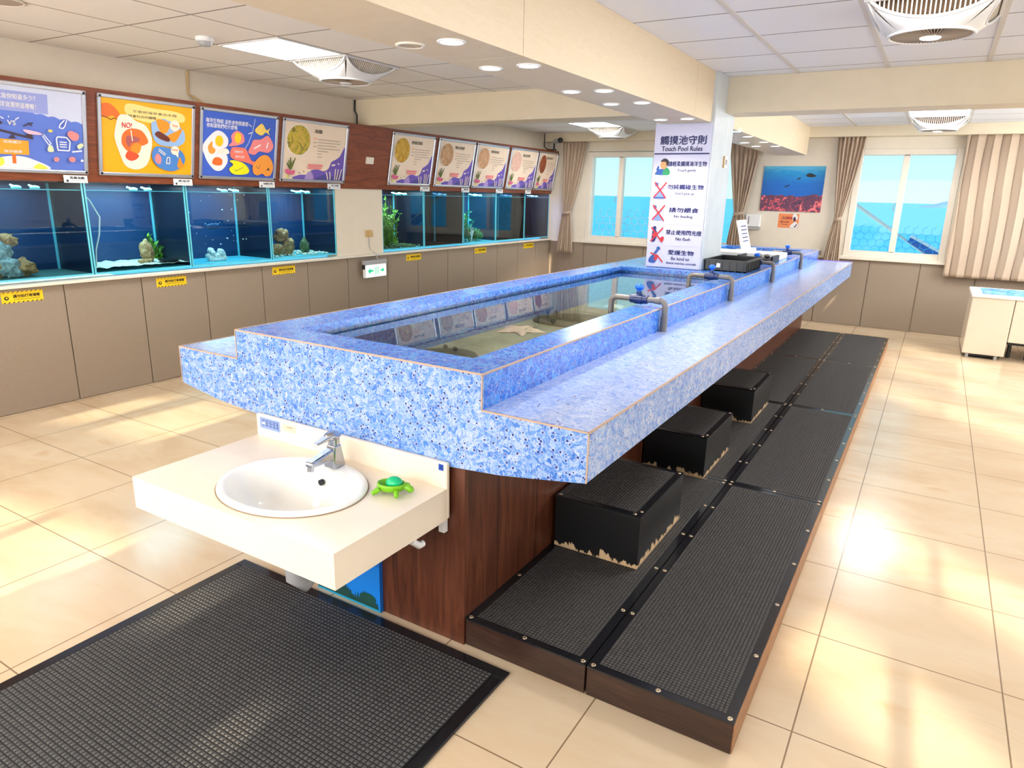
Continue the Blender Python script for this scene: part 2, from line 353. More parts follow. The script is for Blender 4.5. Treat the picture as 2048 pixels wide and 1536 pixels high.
def text2d(body, bold=.0):
    """outline of a line of writing as flat polygons, unit size, from the built-in font"""
    key = (body, bold)
    if key in _tc: return _tc[key]
    c = bpy.data.curves.new('writing', 'FONT'); c.body = body; c.offset = bold; c.resolution_u = 3; c.fill_mode = 'BOTH'
    o = bpy.data.objects.new('writing', c); COL.objects.link(o); bpy.context.view_layer.update()
    dg = bpy.context.evaluated_depsgraph_get(); me = o.evaluated_get(dg).to_mesh()
    vs = [(v.co.x, v.co.y) for v in me.vertices]; fs = [tuple(p.vertices) for p in me.polygons]
    bpy.data.objects.remove(o); bpy.data.curves.remove(c)
    xs = [v[0] for v in vs]; ys = [v[1] for v in vs]; b = (min(xs), max(xs), min(ys), max(ys))
    _tc[key] = (vs, fs, b); return _tc[key]
def smooth_poly(pts, n=6):
    out = []; N = len(pts)
    for i in range(N):
        p0, p1, p2, p3 = (Vector((*pts[(i+k-1) % N], 0)) for k in range(4))
        for j in range(n):
            t = j/n; q = .5*((2*p1)+(-p0+p2)*t+(2*p0-5*p1+4*p2-p3)*t*t+(-p0+3*p1-3*p2+p3)*t**3); out.append((q.x, q.y))
    return out
class Art:
    """flat printed artwork on a plane: fractions of the width and height, later shapes lie a hair above earlier ones"""
    def __init__(s, o, u, v, n, w, h, lift=.0006):
        s.o = Vector(o); s.u = Vector(u).normalized(); s.v = Vector(v).normalized(); s.nn = Vector(n).normalized(); s.w = w; s.h = h
        s.mb = MB(); s.mats = []; s.k = 0; s.lift = lift
    def P(s, x, y): return s.o+s.u*(x*s.w)+s.v*(y*s.h)+s.nn*(s.lift*s.k)
    def use(s, m):
        if m not in s.mats: s.mats.append(m)
        s.mb.cur = s.mats.index(m)
    def poly(s, pts, m, up=True):
        if up: s.k += 1
        s.use(m); a = sum(pts[i][0]*pts[(i+1) % len(pts)][1]-pts[(i+1) % len(pts)][0]*pts[i][1] for i in range(len(pts)))
        if a < 0: pts = pts[::-1]
        s.mb.add([s.P(*p) for p in pts], [tuple(range(len(pts)))], False)
    def blob(s, pts, m, up=True): s.poly(smooth_poly(pts), m, up)
    def rect(s, x0, y0, x1, y1, m, up=True): s.poly([(x0,y0),(x1,y0),(x1,y1),(x0,y1)], m, up)
    def oval(s, cx, cy, rx, ry, m, up=True, n=28): s.poly([(cx+rx*math.cos(2*math.pi*i/n), cy+ry*math.sin(2*math.pi*i/n)) for i in range(n)], m, up)
    def line(s, pts, wd, m, up=True):
        if up: s.k += 1
        s.use(m)
        for (x0, y0), (x1, y1) in zip(pts, pts[1:]):
            a = Vector((x0*s.w, y0*s.h)); b = Vector((x1*s.w, y1*s.h)); d = (b-a); 
            if d.length < 1e-6: continue
            q = Vector((-d.y, d.x)).normalized()*wd/2
            s.mb.add([s.P(p.x/s.w, p.y/s.h) for p in (a-q, b-q, b+q, a+q)], [(0, 1, 2, 3)], False)
    def text(s, body, cx, cy, hh, m, bold=.0, width=None, up=True, left=False):
        """hh: letter height in metres; width squeezes the line to that many metres"""
        if up: s.k += 1
        s.use(m); vs, fs, b = text2d(body); sc = hh/max(.01, (b[3]-b[2])); sx = sc if width is None else width/(b[1]-b[0])
        mx = b[0] if left else (b[0]+b[1])/2; my = (b[2]+b[3])/2
        for q in ((-1, 1) if bold else (0,)):        # heavier strokes: the same letters laid twice, a hair apart
            s.mb.add([s.P(cx+(x-mx+q*bold*.8)*sx/s.w, cy+(y-my+q*bold*.5)*sc/s.h) for x, y in vs], fs, False)
    def build(s, name, parent): return s.mb.build(name, s.mats, parent)
def colr(r, g, b): return mat('print_%02x%02x%02x' % (r, g, b), (r, g, b), .45)

# ------------------------------------------------------------------ dimensions of the room
XW, YB, ZC = -5.50, 10.2, 2.513         # left wall, back wall, ceiling
XG, XP, XL = -5.45, -5.412, -5.37       # tank glass, wainscot face, ledge nose
XR, YR = 3.6, -2.0
ZL, ZT0, ZT1 = .905, .925, 1.60         # ledge top, tank bottom, tank top

# ------------------------------------------------------------------ setting: floor, ceiling, walls
fl = MB().box(XW-.6, XR+.1, YR-.1, YB+.15, -.1, 0)
struct(fl.build('floor', M['floor'], origin=(0, 0, 0)))
struct(MB().box(XW-.1, -1.8, YR, 5.9, ZC, ZC+.06).build('ceiling', M['ceilL'], origin=(0, 0, 0)))
struct(MB().box(XW-.1, -1.8, 5.95, YB+.1, ZC, ZC+.06).build('ceiling', M['ceilR'], origin=(-.26, .07, 0)))
for y0, y1 in ((YR, 5.9), (5.95, YB+.1)):
    g = MB().box(-1.8, XR, y0, y1, ZC, ZC+.06); g.slot(1); x = -1.065-.59
    while x < XR-.1:
        if x > -1.6: g.box(x-.014, x+.014, max(y0, -1.9), min(y1, 5.82 if y1 < 6 else 10.0), ZC-.006, ZC-.0005)
        x += .59
    struct(g.build('ceiling', [M['ceilR'], M['tbar']], origin=(0, 0, 0)))

ROW1 = [2.02, 2.88, 3.705, 4.565, 5.42]
ROW2 = [6.145, 6.915, 7.757, 8.57, 9.385, 10.17]
w = MB()                                                     # left wall above, below, between the tank openings
w.box(XW-.1, XW, YR, YB, 0, ZL-.02); w.box(XW-.1, XW, YR, YB, ZT1+.01, ZC)
w.box(XW-.1, XW, YR, ROW1[0], ZL-.02, ZT1+.01)
w.box(XW-.1, XG+.012, ROW1[-1]+.004, ROW2[0]-.004, ZL-.02, ZT1+.01); w.box(XW-.1, XG, ROW2[-1]+.004, YB, ZL-.02, ZT1+.01)
struct(w.build('wall_left', M['wall'], origin=(0, 0, 0)))
t = MB(); ys = [.86, 1.45, 2.04, 2.625, 3.215, 3.795, 4.40, 4.965, 5.535, 6.18, 6.74, 7.36, 7.96, 8.56, 9.15, 9.70, YB]
t.box(XW, XP-.012, -1.9, YB, 0, ZL-.02)
for a, b in zip([-1.9, -1.3, -.7, -.1, .3]+ys, [-1.3, -.7, -.1, .3]+ys): t.box(XP-.014, XP, a+.004, b-.004, .004, ZL-.03)
struct(t.build('trim_1', M['wain'], origin=(0, 0, 0)))
struct(MB().box(XW+.0, XL, -1.9, YB, ZL-.022, ZL).build('trim_2', M['ivory'], origin=(0, 0, 0), bevel=.004))
# slanted timber board above the tanks
BB, BT = Vector((-5.425, 0, 1.605)), Vector((-5.305, 0, 2.253))
bv = (BT-BB); BL = bv.length; bv.normalize(); bn = Vector((bv.z, 0, -bv.x))
struct(MB().prism([(XW, 1.605), (BB.x, 1.605), (BT.x, 2.253), (XW, 2.253)], lambda x, z, a: (x, a, z), -1.9, YB-.03).build('trim_3', M['board'], origin=(0, 0, 0)))

WIN = [(-4.80, -3.68, .90, 2.24), (-3.45, -2.40, .90, 2.24), (-1.03, .13, .90, 2.25)]
w = MB(); w.box(XW-.1, XR, YB, YB+.18, 2.25, ZC); w.box(XW-.1, XR, YB, YB+.18, 0, .90)
xs = [XW-.1]+[v for q in WIN for v in q[:2]]+[XR]
for i in range(0, len(xs), 2): w.box(xs[i], xs[i+1], YB, YB+.18, .90, 2.25)
struct(w.build('wall_back', M['wallback'], origin=(0, 0, 0)))
t = MB(); seams = [XP, -4.79, -4.39, -3.79, -3.19, -2.59, -1.99, -1.29, -.69, -.11, .49, 1.09, 1.69, 2.29, 2.89, XR]
t.box(XP, XR, YB-.022, YB, 0, .872)
for a, b in zip(seams, seams[1:]): t.box(a+.006, b-.006, YB-.034, YB-.02, .004, .868)
struct(t.build('trim_4', M['wain'], origin=(0, 0, 0)))
struct(MB().box(XP, XR, YB-.042, YB, .868, .884).build('trim_5', M['ivory'], origin=(0, 0, 0)))
struct(MB().box(XW, XR, YB-.2, YB, 2.388, ZC-.001).build('trim_6', M['beamx'], origin=(0, 0, 0)))   # curtain pelmet
for k, (x0, x1, z0, z1) in enumerate(WIN):
    o = thing('window_%d' % (k+1), ((x0+x1)/2, YB+.09, z0), None, None); struct(o)
    f = MB(); d0, d1, fw = YB-.012, YB+.12, .075
    f.box(x0, x0+fw, d0, d1, z0, z1); f.box(x1-fw, x1, d0, d1, z0, z1); f.box(x0+fw, x1-fw, d0, d1, z1-fw, z1); f.box(x0+fw, x1-fw, d0, d1, z0, z0+fw+.01)
    f.build('window_frame', M['ivory'], o, bevel=.006)
    xm = (x0+x1)/2-.015
    MB().box(xm-.036, xm+.036, d0+.02, d1-.02, z0+fw, z1-fw).build('meeting_stile', M['ivory'], o, bevel=.004)
    MB().box(xm-.028, xm+.028, d0+.004, d0+.02, z1-fw-.006, z1-fw+.016).box(xm-.028, xm+.028, d0+.004, d0+.02, z0+fw-.006, z0+fw+.014).build('guide_block', M['black'], o)
    MB().tube([(xm-.045, d0+.015, 1.50), (xm-.062, d0+.005, 1.52), (xm-.062, d0+.005, 1.57), (xm-.04, d0+.015, 1.60)], .006, 8).build('latch', M['grey'], o)
    MB().box(x0+fw, xm-.036, YB+.05, YB+.056, z0+fw, z1-fw).build('pane', M['pane'], o)
    MB().box(xm+.036, x1-fw, YB+.05, YB+.056, z0+fw, z1-fw).build('pane', M['pane'], o)
    MB().box(x0-.03, x1+.03, YB-.07, YB-.012, z0-.03, z0+.012).build('window_sill', M['ivory'], o, bevel=.005)

# unseen walls close the room; the rear one is cut to shape the sun
def to_rear(x, y, z=0): s = y-YR; return (x-SUN_DX*s, z+SUN_T*s)
PATCH = [  # holes projected onto the unseen rear wall to place sun patches, as (x, y, z) corners of the lit areas
 [(-.3, 3.64, 0), (-.15, 3.90, 0), (.204, 3.64, 0), (.208, 3.22, 0)], [(.262, 3.62, 0), (.9, 3.14, 0), (.9, 2.62, 0), (.262, 3.16, 0)],
 [(-.26, 2.40, 0), (-.137, 2.77, 0), (.095, 2.56, 0), (.12, 2.04, 0)], [(.179, 2.48, 0), (.56, 2.03, 0), (.7, 1.75, 0), (.19, 2.0, 0)],
 [(-.26, 6.68, 0), (-.2, 6.95, 0), (.20, 6.62, 0), (.20, 6.27, 0)], [(.25, 6.57, 0), (1.0, 6.02, 0), (1.0, 5.6, 0), (.25, 6.22, 0)],
 [(-.22, 7.80, 0), (-.18, 8.06, 0), (.2, 7.62, 0), (.2, 7.42, 0)], [(.24, 7.58, 0), (.8, 7.0, 0), (.8, 6.78, 0), (.24, 7.36, 0)],
 [(-.15, 8.75, 0), (-.15, 9.15, 0), (.25, 8.78, 0), (.25, 8.45, 0)], [(.28, 8.72, 0), (.6, 8.4, 0), (.6, 8.1, 0), (.28, 8.42, 0)],
 [(-4.67, 2.335, 0), (-4.105, 2.383, 0), (-4.12, 3.1, 0), (-4.62, 3.15, 0)], [(-5.08, 2.24, 0), (-4.83, 2.36, 0), (-4.86, 3.1, 0), (-5.06, 2.95, 0)],
 [(-3.967, 1.47, 0), (-3.6, 1.52, 0), (-3.55, 1.30, 0), (-3.95, 1.10, 0)], [(-3.5, 1.53, 0), (-2.936, 1.60, 0), (-2.94, 1.26, 0), (-3.48, 1.22, 0)],
 [(-3.5, 1.14, 0), (-2.97, 1.2, 0), (-2.97, 1.02, 0), (-3.5, .95, 0)],
 [(-2.37, 1.64, 0), (-2.21, 1.65, 0), (-2.2, 1.33, 0), (-2.33, 1.24, 0)], [(-1.64, 1.25, 0), (-1.53, 1.25, 0), (-1.53, 1.02, 0), (-1.66, 1.02, 0)],
 [(-.79, 6.2, .9), (-.79, 6.5, .9), (-.79, 6.8, .78), (-.79, 6.45, .78)], [(-.79, 6.72, .92), (-.79, 7.1, .92), (-.79, 7.3, .78), (-.79, 6.95, .78)],
 [(-5.41, 8.75, .24), (-5.41, 9.9, .66), (-5.41, 10.12, .66), (-5.41, 10.12, .3), (-5.41, 9.5, .17)],
]
bm = bmesh.new()
def loop(pts):
    vs_ = [bm.verts.new((x, YR, z)) for x, z in pts]; return [bm.edges.new((vs_[i], vs_[(i+1) % len(vs_)])) for i in range(len(vs_))]
ed = loop([(XW-.6, -.05), (XR+.1, -.05), (XR+.1, ZC+.05), (XW-.6, ZC+.05)])
for p in PATCH: ed += loop([to_rear(*q) for q in p])
bmesh.ops.triangle_fill(bm, use_beauty=True, use_dissolve=False, edges=ed, normal=(0, 1, 0))
me = bpy.data.meshes.new('wall_rear_sun_mask'); bm.to_mesh(me); bm.free(); me.materials.append(M['wallback'])
o = bpy.data.objects.new('wall_rear_sun_mask', me); COL.objects.link(o); struct(o)
struct(MB().box(XR, XR+.1, YR, YB, 0, ZC).build('wall_right', M['wallback'], origin=(0, 0, 0)))

# ------------------------------------------------------------------ beams and pillar
BX0, BX1, BZ = -1.992, -1.602, 2.156
PX0, PX1, PY0, PY1 = -2.037, -1.572, 5.545, 6.10
b = MB()
for a, c in ((-1.95, .3), (.304, 2.707), (2.711, 5.115), (5.119, PY0)): b.box(BX0, BX1, a, c, BZ, ZC-.001)
struct(b.build('trim_7', M['beam'], origin=(0, 0, 0)))
struct(MB().box(BX0, BX1, PY1, YB-.201, BZ+.01, ZC-.001).build('trim_8', M['beam'], origin=(0, 0, 0)))
struct(MB().box(XW, PX0, 5.825, 6.13, 2.256, ZC-.001).build('trim_9', M['beamx'], origin=(0, 0, 0)))
struct(MB().box(PX1, XR, 5.825, 6.13, 2.248, ZC-.001).build('trim_10', M['beamx'], origin=(0, 0, 0)))
struct(MB().box(PX0, PX1, PY0, PY1, 1.041, ZC-.001).build('wall_pillar', M['pillar'], origin=(0, 0, 0), bevel=.004))

# ------------------------------------------------------------------ touch pool
SHL, RL, IL, IR, RR, SHR = -2.762, -2.375, -2.19, -1.32, -1.172, -.79
Y0, YI0, YI1, YJ0, YJ1, YE = 1.7765, 1.9456, 5.39, 6.36, 8.76, 9.02
ZR, ZS, ZB, ZW = 1.04, .92, .757, .997
P = thing('touch_pool', ((SHL+SHR)/2, 5.4, 0), 'long raised touch pool clad in blue flake laminate on a dark wood base', 'touch pool')
MB().box(-2.3, -1.245, 1.79, 8.95, 0, .76).build('base', M['base'], P)
fp = [(SHL, ZB), (-2.65, .738), (-2.518, .718), (-2.37, .706), (-2.256, .70), (-2.0, .692), (-1.75, .688), (-1.5, .69), (-1.297, .694), (-1.099, .71), (-.95, .732), (SHR, ZB),
      (SHR, ZS), (RR, ZS), (RR, ZR), (RL, ZR), (RL, ZS), (SHL, ZS)]
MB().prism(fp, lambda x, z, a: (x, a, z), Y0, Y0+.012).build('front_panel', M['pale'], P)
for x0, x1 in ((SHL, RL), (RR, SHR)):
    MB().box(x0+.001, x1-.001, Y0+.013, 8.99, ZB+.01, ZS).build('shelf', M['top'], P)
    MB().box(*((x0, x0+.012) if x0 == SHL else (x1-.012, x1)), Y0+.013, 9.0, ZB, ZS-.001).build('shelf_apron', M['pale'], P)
rim = MB()
for x0, x1, y0, y1 in ((RL, IL, Y0+.013, YE), (IR, RR, Y0+.013, YE), (IL, IR, Y0+.013, YI0), (IL, IR, YI1, YJ0), (IL, IR, YJ1, YE)): rim.box(x0, x1, y0, y1, ZR-.03, ZR)
rim.box(RL, IL-.02, Y0+.013, YE, ZB+.02, ZR-.03); rim.box(IR+.02, RR, Y0+.013, YE, ZB+.02, ZR-.03)
for y0, y1 in ((Y0+.013, YI0-.02), (YI1+.02, YJ0-.02), (YJ1+.02, YE)): rim.box(IL-.02, IR+.02, y0, y1, ZB+.02, ZR-.03)
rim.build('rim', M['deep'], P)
for y0, y1 in ((YI0-.02, YI1+.02), (YJ0-.02, YJ1+.02)):
    MB().box(IL-.02, IR+.02, y0, y1, .765, .80).build('basin_floor', M['pool'], P)
    MB().add([(IL-.02, y0, ZW), (IR+.02, y0, ZW), (IR+.02, y1, ZW), (IL-.02, y1, ZW)], [(0, 1, 2, 3)]).build('water', M['water'], P)
e = MB(); q = .004
for x in (RL, RR): e.box(x-q/2-.001, x+q/2+.001, Y0-.001, YE, ZR-q, ZR+.0015)
e.box(RL, RR, Y0-.002, Y0+.003, ZR-q, ZR+.0015)
for x in (SHL, SHR): e.box(x-q/2-.001, x+q/2+.001, Y0-.001, 9.0, ZS-q, ZS+.0015); e.box(x-.002, x+.002, Y0-.002, Y0+.003, ZB, ZS)
for x0, x1 in ((SHL, RL), (RR, SHR)): e.box(x0, x1, Y0-.002, Y0+.003, ZS-q, ZS+.0015)
for x in (RL, RR): e.box(x-.002, x+.002, Y0-.002, Y0+.003, ZS, ZR)
e.build('edge_trim', M['trim'], P)
MB().box(RR, SHR, 8.985, 9.005, ZS-.02, ZS+.006).build('end_strip', M['purple'], P)

# rays and starfish on the pool bottom
def ray(x, y, rz, s, label):
    o = thing('stingray', (x, y, .8), label, 'stingray', None)
    n = 40; prof = []
    for i in range(n):
        a = 2*math.pi*i/n; rr = 1+.10*math.cos(2*a)+.06*math.cos(3*a); prof.append((math.cos(a)*rr, math.sin(a)*rr*1.05))
    b = MB(); vs = []; fs = []; c, sn = math.cos(rz), math.sin(rz)
    rings = [(1.0, .006), (.97, .02), (.7, .034), (.4, .052), (.15, .06)]
    for r, z in rings: vs += [(x+s*(px*r*c-py*r*sn), y+s*(px*r*sn+py*r*c), .8+z*s/.3) for px, py in prof]
    for i in range(len(rings)-1): fs += [(i*n+j, i*n+(j+1) % n, (i+1)*n+(j+1) % n, (i+1)*n+j) for j in range(n)]
    fs.append(tuple(range((len(rings)-1)*n, len(rings)*n))); b.add(vs, fs, True); b.build('body', M['ray'], o)
    for sd in (-1, 1): MB().ball((x+s*(.55*c-sd*.16*sn), y+s*(.55*sn+sd*.16*c), .8+.062*s/.3), .014, sub=1).build('eye', M['dark'], o)
    t = [(x-s*k*c+.03*math.sin(k*2)*-sn, y-s*k*sn+.03*math.sin(k*2)*c, .815) for k in (.8, 1.1, 1.4, 1.8, 2.2)]
    MB().tube(t, .016, 8, .004).build('tail', M['ray'], o)
ray(-1.93, 4.02, R(200), .24, 'large olive ray resting on the pool bottom near the pale starfish')
ray(-2.02, 2.62, R(80), .22, 'dark-edged ray lying in the near end of the touch pool')
def starfish(x, y, rot, s, m, label):
    o = MB(); n = 10; top = (x, y, .8+.03)
    vs = [top]; 
    for ring, (k, z) in enumerate(((.62, .024), (1.0, .004))):
        for i in range(n*2):
            a = rot+2*math.pi*i/(n*2); ph = (i % 4); rr = {0: 1, 1: .52, 2: .33, 3: .52}[ph]; vs.append((x+s*rr*k*math.cos(a), y+s*rr*k*math.sin(a), .8+z))
    N = n*2; fs = [(0, 1+i, 1+(i+1) % N) for i in range(N)]+[(1+i, 1+N+i, 1+N+(i+1) % N, 1+(i+1) % N) for i in range(N)]
    o.add(vs, fs, True); tag(o.build('starfish', m), label, 'starfish')
starfish(-2.05, 3.52, .3, .16, M['star'], 'pale pink starfish on the touch pool bottom')
starfish(-1.95, 4.72, .9, .09, M['coral'], 'small white starfish at the far end of the near pool basin')
starfish(-1.62, 3.30, .5, .05, M['rock'], 'tiny tan starfish near the nearest water pipe in the pool')

# four grey water pipes with blue valves over the right rim
def pipe(y, label, flip=1):
    o = thing('water_pipe', (-1.15, y, ZS), label, 'pipe', None)
    x0, z = -1.148, 1.078; r = .0155
    arc = lambda cx, cz, a0, a1, rr: [(cx+rr*math.cos(R(a)), y, cz+rr*math.sin(R(a))) for a in range(a0, a1+(1 if a1 > a0 else -1), 15 if a1 > a0 else -15)]
    pts = [(x0, y, ZS+.002)]+arc(x0-.03, z-.03, 0, 90, .03)+[(-1.40, y, z)]+arc(-1.42, z-.03, 90, 180, .03)+[(-1.45, y, .97)]
    MB().tube(pts, r, 14).build('pipe', M['tube'], o)
    MB().tube([(x0, y, ZS+.001), (x0, y, ZS+.075)], r*1.22, 14).build('coupling', M['tube'], o)
    MB().tube([(x0-.028, y, z), (x0-.055, y, z)], r*1.2, 14).build('coupling', M['tube'], o)
    xv = -1.295
    v = MB().tube([(xv-.045, y, z), (xv-.02, y, z)], .023, 14).tube([(xv-.022, y, z), (xv+.022, y, z)], .027, 14).tube([(xv+.02, y, z), (xv+.05, y, z)], .023, 14).tube([(xv, y, z), (xv, y, z+.04)], .014, 12)
    vo = v.build('valve', M['valve'], o)
    MB().ball((xv, y, z+.062), .026, .026, .018, 2).tube([(xv, y, z+.03), (xv, y, z+.05)], .012, 10).build('handle', M['knob'], vo)
pipe(3.46, 'grey pipe with blue valve over the rim, nearest to the sink')
pipe(4.84, 'grey pipe with blue valve over the rim, just before the rules pillar')
pipe(6.24, 'grey pipe over the rim emerging behind the black crate')
pipe(7.66, 'grey pipe with blue valve over the rim, nearest to the window wall')

# things standing on the rim beside the pillar
o = thing('crate', (-1.395, 5.85, ZR), 'shallow black plastic crate on the pool rim beside the pillar', 'crate')
x0, x1, y0, y1, z0, z1 = -1.555, -1.235, 5.60, 6.12, ZR+.001, ZR+.088
c = MB().box(x0, x1, y0, y1, z0, z0+.008); c.box(x0, x0+.008, y0, y1, z0, z1); c.box(x1-.008, x1, y0, y1, z0, z1); c.box(x0+.008, x1-.008, y0, y0+.008, z0, z1); c.box(x0+.008, x1-.008, y1-.008, y1, z0, z1)
for k in range(6): c.box(x0+.02+k*.055, x0+.026+k*.055, y0-.005, y0, z0, z1); 
for k in range(9): c.box(x1, x1+.005, y0+.02+k*.058, y0+.026+k*.058, z0, z1)
c.build('body', M['bin'], o)
MB().box(x0-.01, x1+.01, y0-.01, y0+.009, z1-.008, z1+.004).box(x0-.01, x1+.01, y1-.009, y1+.01, z1-.008, z1+.004).box(x0-.01, x0+.009, y0+.009, y1-.009, z1-.008, z1+.004).box(x1-.009, x1+.01, y0+.009, y1-.009, z1-.008, z1+.004).build('rim', M['bin'], o)
MB().box(x0+.09, x0+.12, y0-.008, y0-.004, z0+.03, z0+.062).build('tag', M['white'], o)
tag(MB().box(-2.1, -1.25, 7.05, 7.42, ZR+.001, ZR+.055).build('foam_board', M['styro'], bevel=.006), 'white foam slab lying across the far pool basin', 'foam board')
o = thing('leaning_sign', (-1.70, 7.6, ZR), 'tall thin white sign board standing tilted in the far basin', 'sign')
MB().hexa([(-1.715, 7.45, ZR+.056), (-1.695, 7.45, ZR+.056), (-1.695, 7.8, ZR+.056), (-1.715, 7.8, ZR+.056), (-1.795, 7.45, 1.385), (-1.775, 7.45, 1.385), (-1.775, 7.8, 1.385), (-1.795, 7.8, 1.385)]).build('panel', M['styro'], o)
MB().box(-1.77, -1.64, 7.43, 7.82, ZR+.001, ZR+.056).build('foot', M['white'], o)
a = Art((-1.6955, 7.8, ZR+.056), (0, -1, 0), (-.08, 0, .29), (1, 0, .27), .35, .3)
for k in range(5): a.rect(.15, .25+k*.13, .85, .29+k*.13, M['navy'])
a.build('print', o)
o = thing('equipment_tray', (-1.28, 6.9, ZR), 'black tray with loose fittings on the rim behind the crate', 'tray')
MB().box(-1.56, -1.24, 6.66, 6.95, ZR+.001, ZR+.03).box(-1.56, -1.54, 6.66, 6.95, ZR+.03, ZR+.06).box(-1.26, -1.24, 6.66, 6.95, ZR+.03, ZR+.06).build('body', M['bin'], o)
MB().ball((-1.40, 6.8, ZR+.055), .035, .05, .026, 2, .1).ball((-1.33, 6.85, ZR+.05), .03, .03, .022, 2).build('fitting', M['tube'], o)

# ------------------------------------------------------------------ rules sign on the pillar
o = thing('rules_sign', ((PX0+PX1)/2, PY0, 1.045), 'tall lilac board of touch pool rules with five pictograms on the pillar', 'sign')
SX0, SX1, SZ0, SZ1 = PX0+.003, PX1-.012, 1.045, 2.150
MB().box(SX0, SX1, PY0-.010, PY0-.001, SZ0, SZ1).build('backing', M['sign'], o)
sw, sh = SX1-SX0, SZ1-SZ0
def sart(z0, z1): return Art((SX0, PY0-.0108, z0), (1, 0, 0), (0, 0, 1), (0, -1, 0), sw, z1-z0, .0005)
a = sart(1.925, SZ1); a.text('觸摸池守則', .51, .47, .066, M['navy'], .05, .365); a.text('Touch Pool Rules', .5, .19, .036, M['navy'], .03, .325); a.rect(.01, .0, .99, .045, M['navy']); a.build('heading', o)
rows = [(1.742, 1.912), (1.565, 1.738), (1.388, 1.561), (1.218, 1.384), (1.052, 1.214)]
txt = [('請輕柔觸摸海洋生物', 'Touch gently', .56, .305), ('勿將觸碰生物', "Don't pick up", .56, .29), ('請勿餵食', 'No feeding', .57, .24), ('禁止使用閃光燈', 'No flash', .6, .29), ('愛護生物', 'Be kind to', .58, .21)]
G1, G2, G3, G4, G5 = colr(24, 130, 84), colr(232, 150, 96), colr(36, 84, 160), colr(120, 150, 200), colr(40, 30, 40)
for k, ((z0, z1), (zh, en, cx, wd)) in enumerate(zip(rows, txt)):
    a = sart(z0, z1)
    a.rect(.0, .0, 1, .015, colr(186, 186, 212))
    up = .66 if k < 4 else .72
    a.text(zh, cx+.06, up, .038, M['navy'], .05, wd); a.text(en, cx+.06, up-.3, .025, M['navy'], .02, .15 if k != 3 else .12)
    if k == 4: a.text('these marine animals', cx+.08, .2, .018, M['navy'], .02, .25)
    if k == 0:
        a.blob([(.06, .18), (.30, .18), (.30, .36), (.24, .46), (.1, .4), (.07, .3)], G3); a.blob([(.19, .18), (.31, .18), (.31, .38), (.25, .5), (.2, .36)], G1)
        a.oval(.20, .62, .062, .2, G2); a.blob([(.14, .76), (.2, .9), (.28, .82), (.28, .6), (.25, .58), (.23, .74)], G5); a.blob([(.07, .42), (.11, .58), (.12, .4), (.1, .3)], G3)
    elif k in (1, 2):
        a.blob([(.06, .2), (.14, .46), (.18, .5), (.27, .2)], G4); a.oval(.1, .76, .03, .09, G3); a.line([(.1, .7), (.16, .5)], .006, G3); a.line([(.24, .62), (.18, .48)], .006, G4)
        if k == 1: a.rect(.05, .14, .29, .2, G3)
    elif k == 3:
        a.oval(.12, .82, .035, .1, M['navy']); a.blob([(.08, .2), (.09, .72), (.15, .72), (.17, .5), (.14, .2)], M['navy']); a.blob([(.08, .45), (.13, .64), (.19, .56), (.15, .4)], M['red']); a.blob([(.22, .3), (.28, .44), (.31, .36), (.28, .16)], M['red'])
    else:
        a.blob([(.06, .16), (.05, .32), (.1, .5), (.15, .46), (.19, .3), (.16, .14)], G3); a.oval(.22, .88, .035, .09, G3); a.line([(.12, .46), (.21, .82)], .02, G3); a.blob([(.15, .3), (.18, .55), (.22, .5), (.2, .3)], M['red'])
    if k: a.line([(.06, .18), (.28, .86)] if k != 4 else [(.2, .56), (.32, .2)], .011, M['red']); a.line([(.28, .16), (.06, .86)] if k != 4 else [(.08, .64), (.2, .5)], .011, M['red'])
    a.build('rule_panel', o)
o = thing('switch_plate', (PX1, 5.93, 1.86), 'small white switch plate on the right side of the pillar', 'switch')
MB().box(PX1, PX1+.012, 5.885, 5.975, 1.84, 1.93).build('plate', M['white'], o); MB().box(PX1+.012, PX1+.017, 5.915, 5.945, 1.865, 1.905).build('rocker', M['grey'], o); MB().box(PX1, PX1+.013, 5.878, 5.885, 1.84, 1.93).build('edge', M['wood2'], o)

# ------------------------------------------------------------------ wash basin at the near end
CX0, CX1, CY0, CY1, CZ0, CZ1 = -2.2607, -1.297, 1.2269, 1.756, .503, .6189
o = thing('wash_basin', ((CX0+CX1)/2, 1.5, CZ0), 'cream wash counter with an inset oval basin on the end of the pool', 'wash basin')
bx, by, ba, bb = -1.745, 1.482, .272, .226
N = 64; ell = lambda k, ra, rb, dy=0: (bx+ra*math.cos(2*math.pi*k/N), by+dy+rb*math.sin(2*math.pi*k/N))
def rectpt(k):
    a = 2*math.pi*k/N; c, s_ = math.cos(a), math.sin(a); tx = ((CX1-bx) if c > 0 else (CX0-bx))/c if abs(c) > 1e-9 else 1e9; ty = ((CY1-by) if s_ > 0 else (CY0-by))/s_ if abs(s_) > 1e-9 else 1e9
    t_ = min(tx, ty); return (bx+c*t_, by+s_*t_)
inn = [(*ell(k, ba-.012, bb-.012), CZ1) for k in range(N)]; outp = [list(rectpt(k)) for k in range(N)]
for cx, cy in ((CX0, CY0), (CX1, CY0), (CX0, CY1), (CX1, CY1)):
    i = min(range(N), key=lambda j: (outp[j][0]-cx)**2+(outp[j][1]-cy)**2); outp[i] = [cx, cy]
b = MB(); b.add(inn+[(*p, CZ1) for p in outp], [(k, N+k, N+(k+1) % N, (k+1) % N) for k in range(N)], False)
b.add([(CX0, CY0, CZ0), (CX1, CY0, CZ0), (CX1, CY1, CZ0), (CX0, CY1, CZ0), (CX0, CY0, CZ1), (CX1, CY0, CZ1), (CX1, CY1, CZ1), (CX0, CY1, CZ1)], [(0, 1, 5, 4), (1, 2, 6, 5), (2, 3, 7, 6), (3, 0, 4, 7)], False)
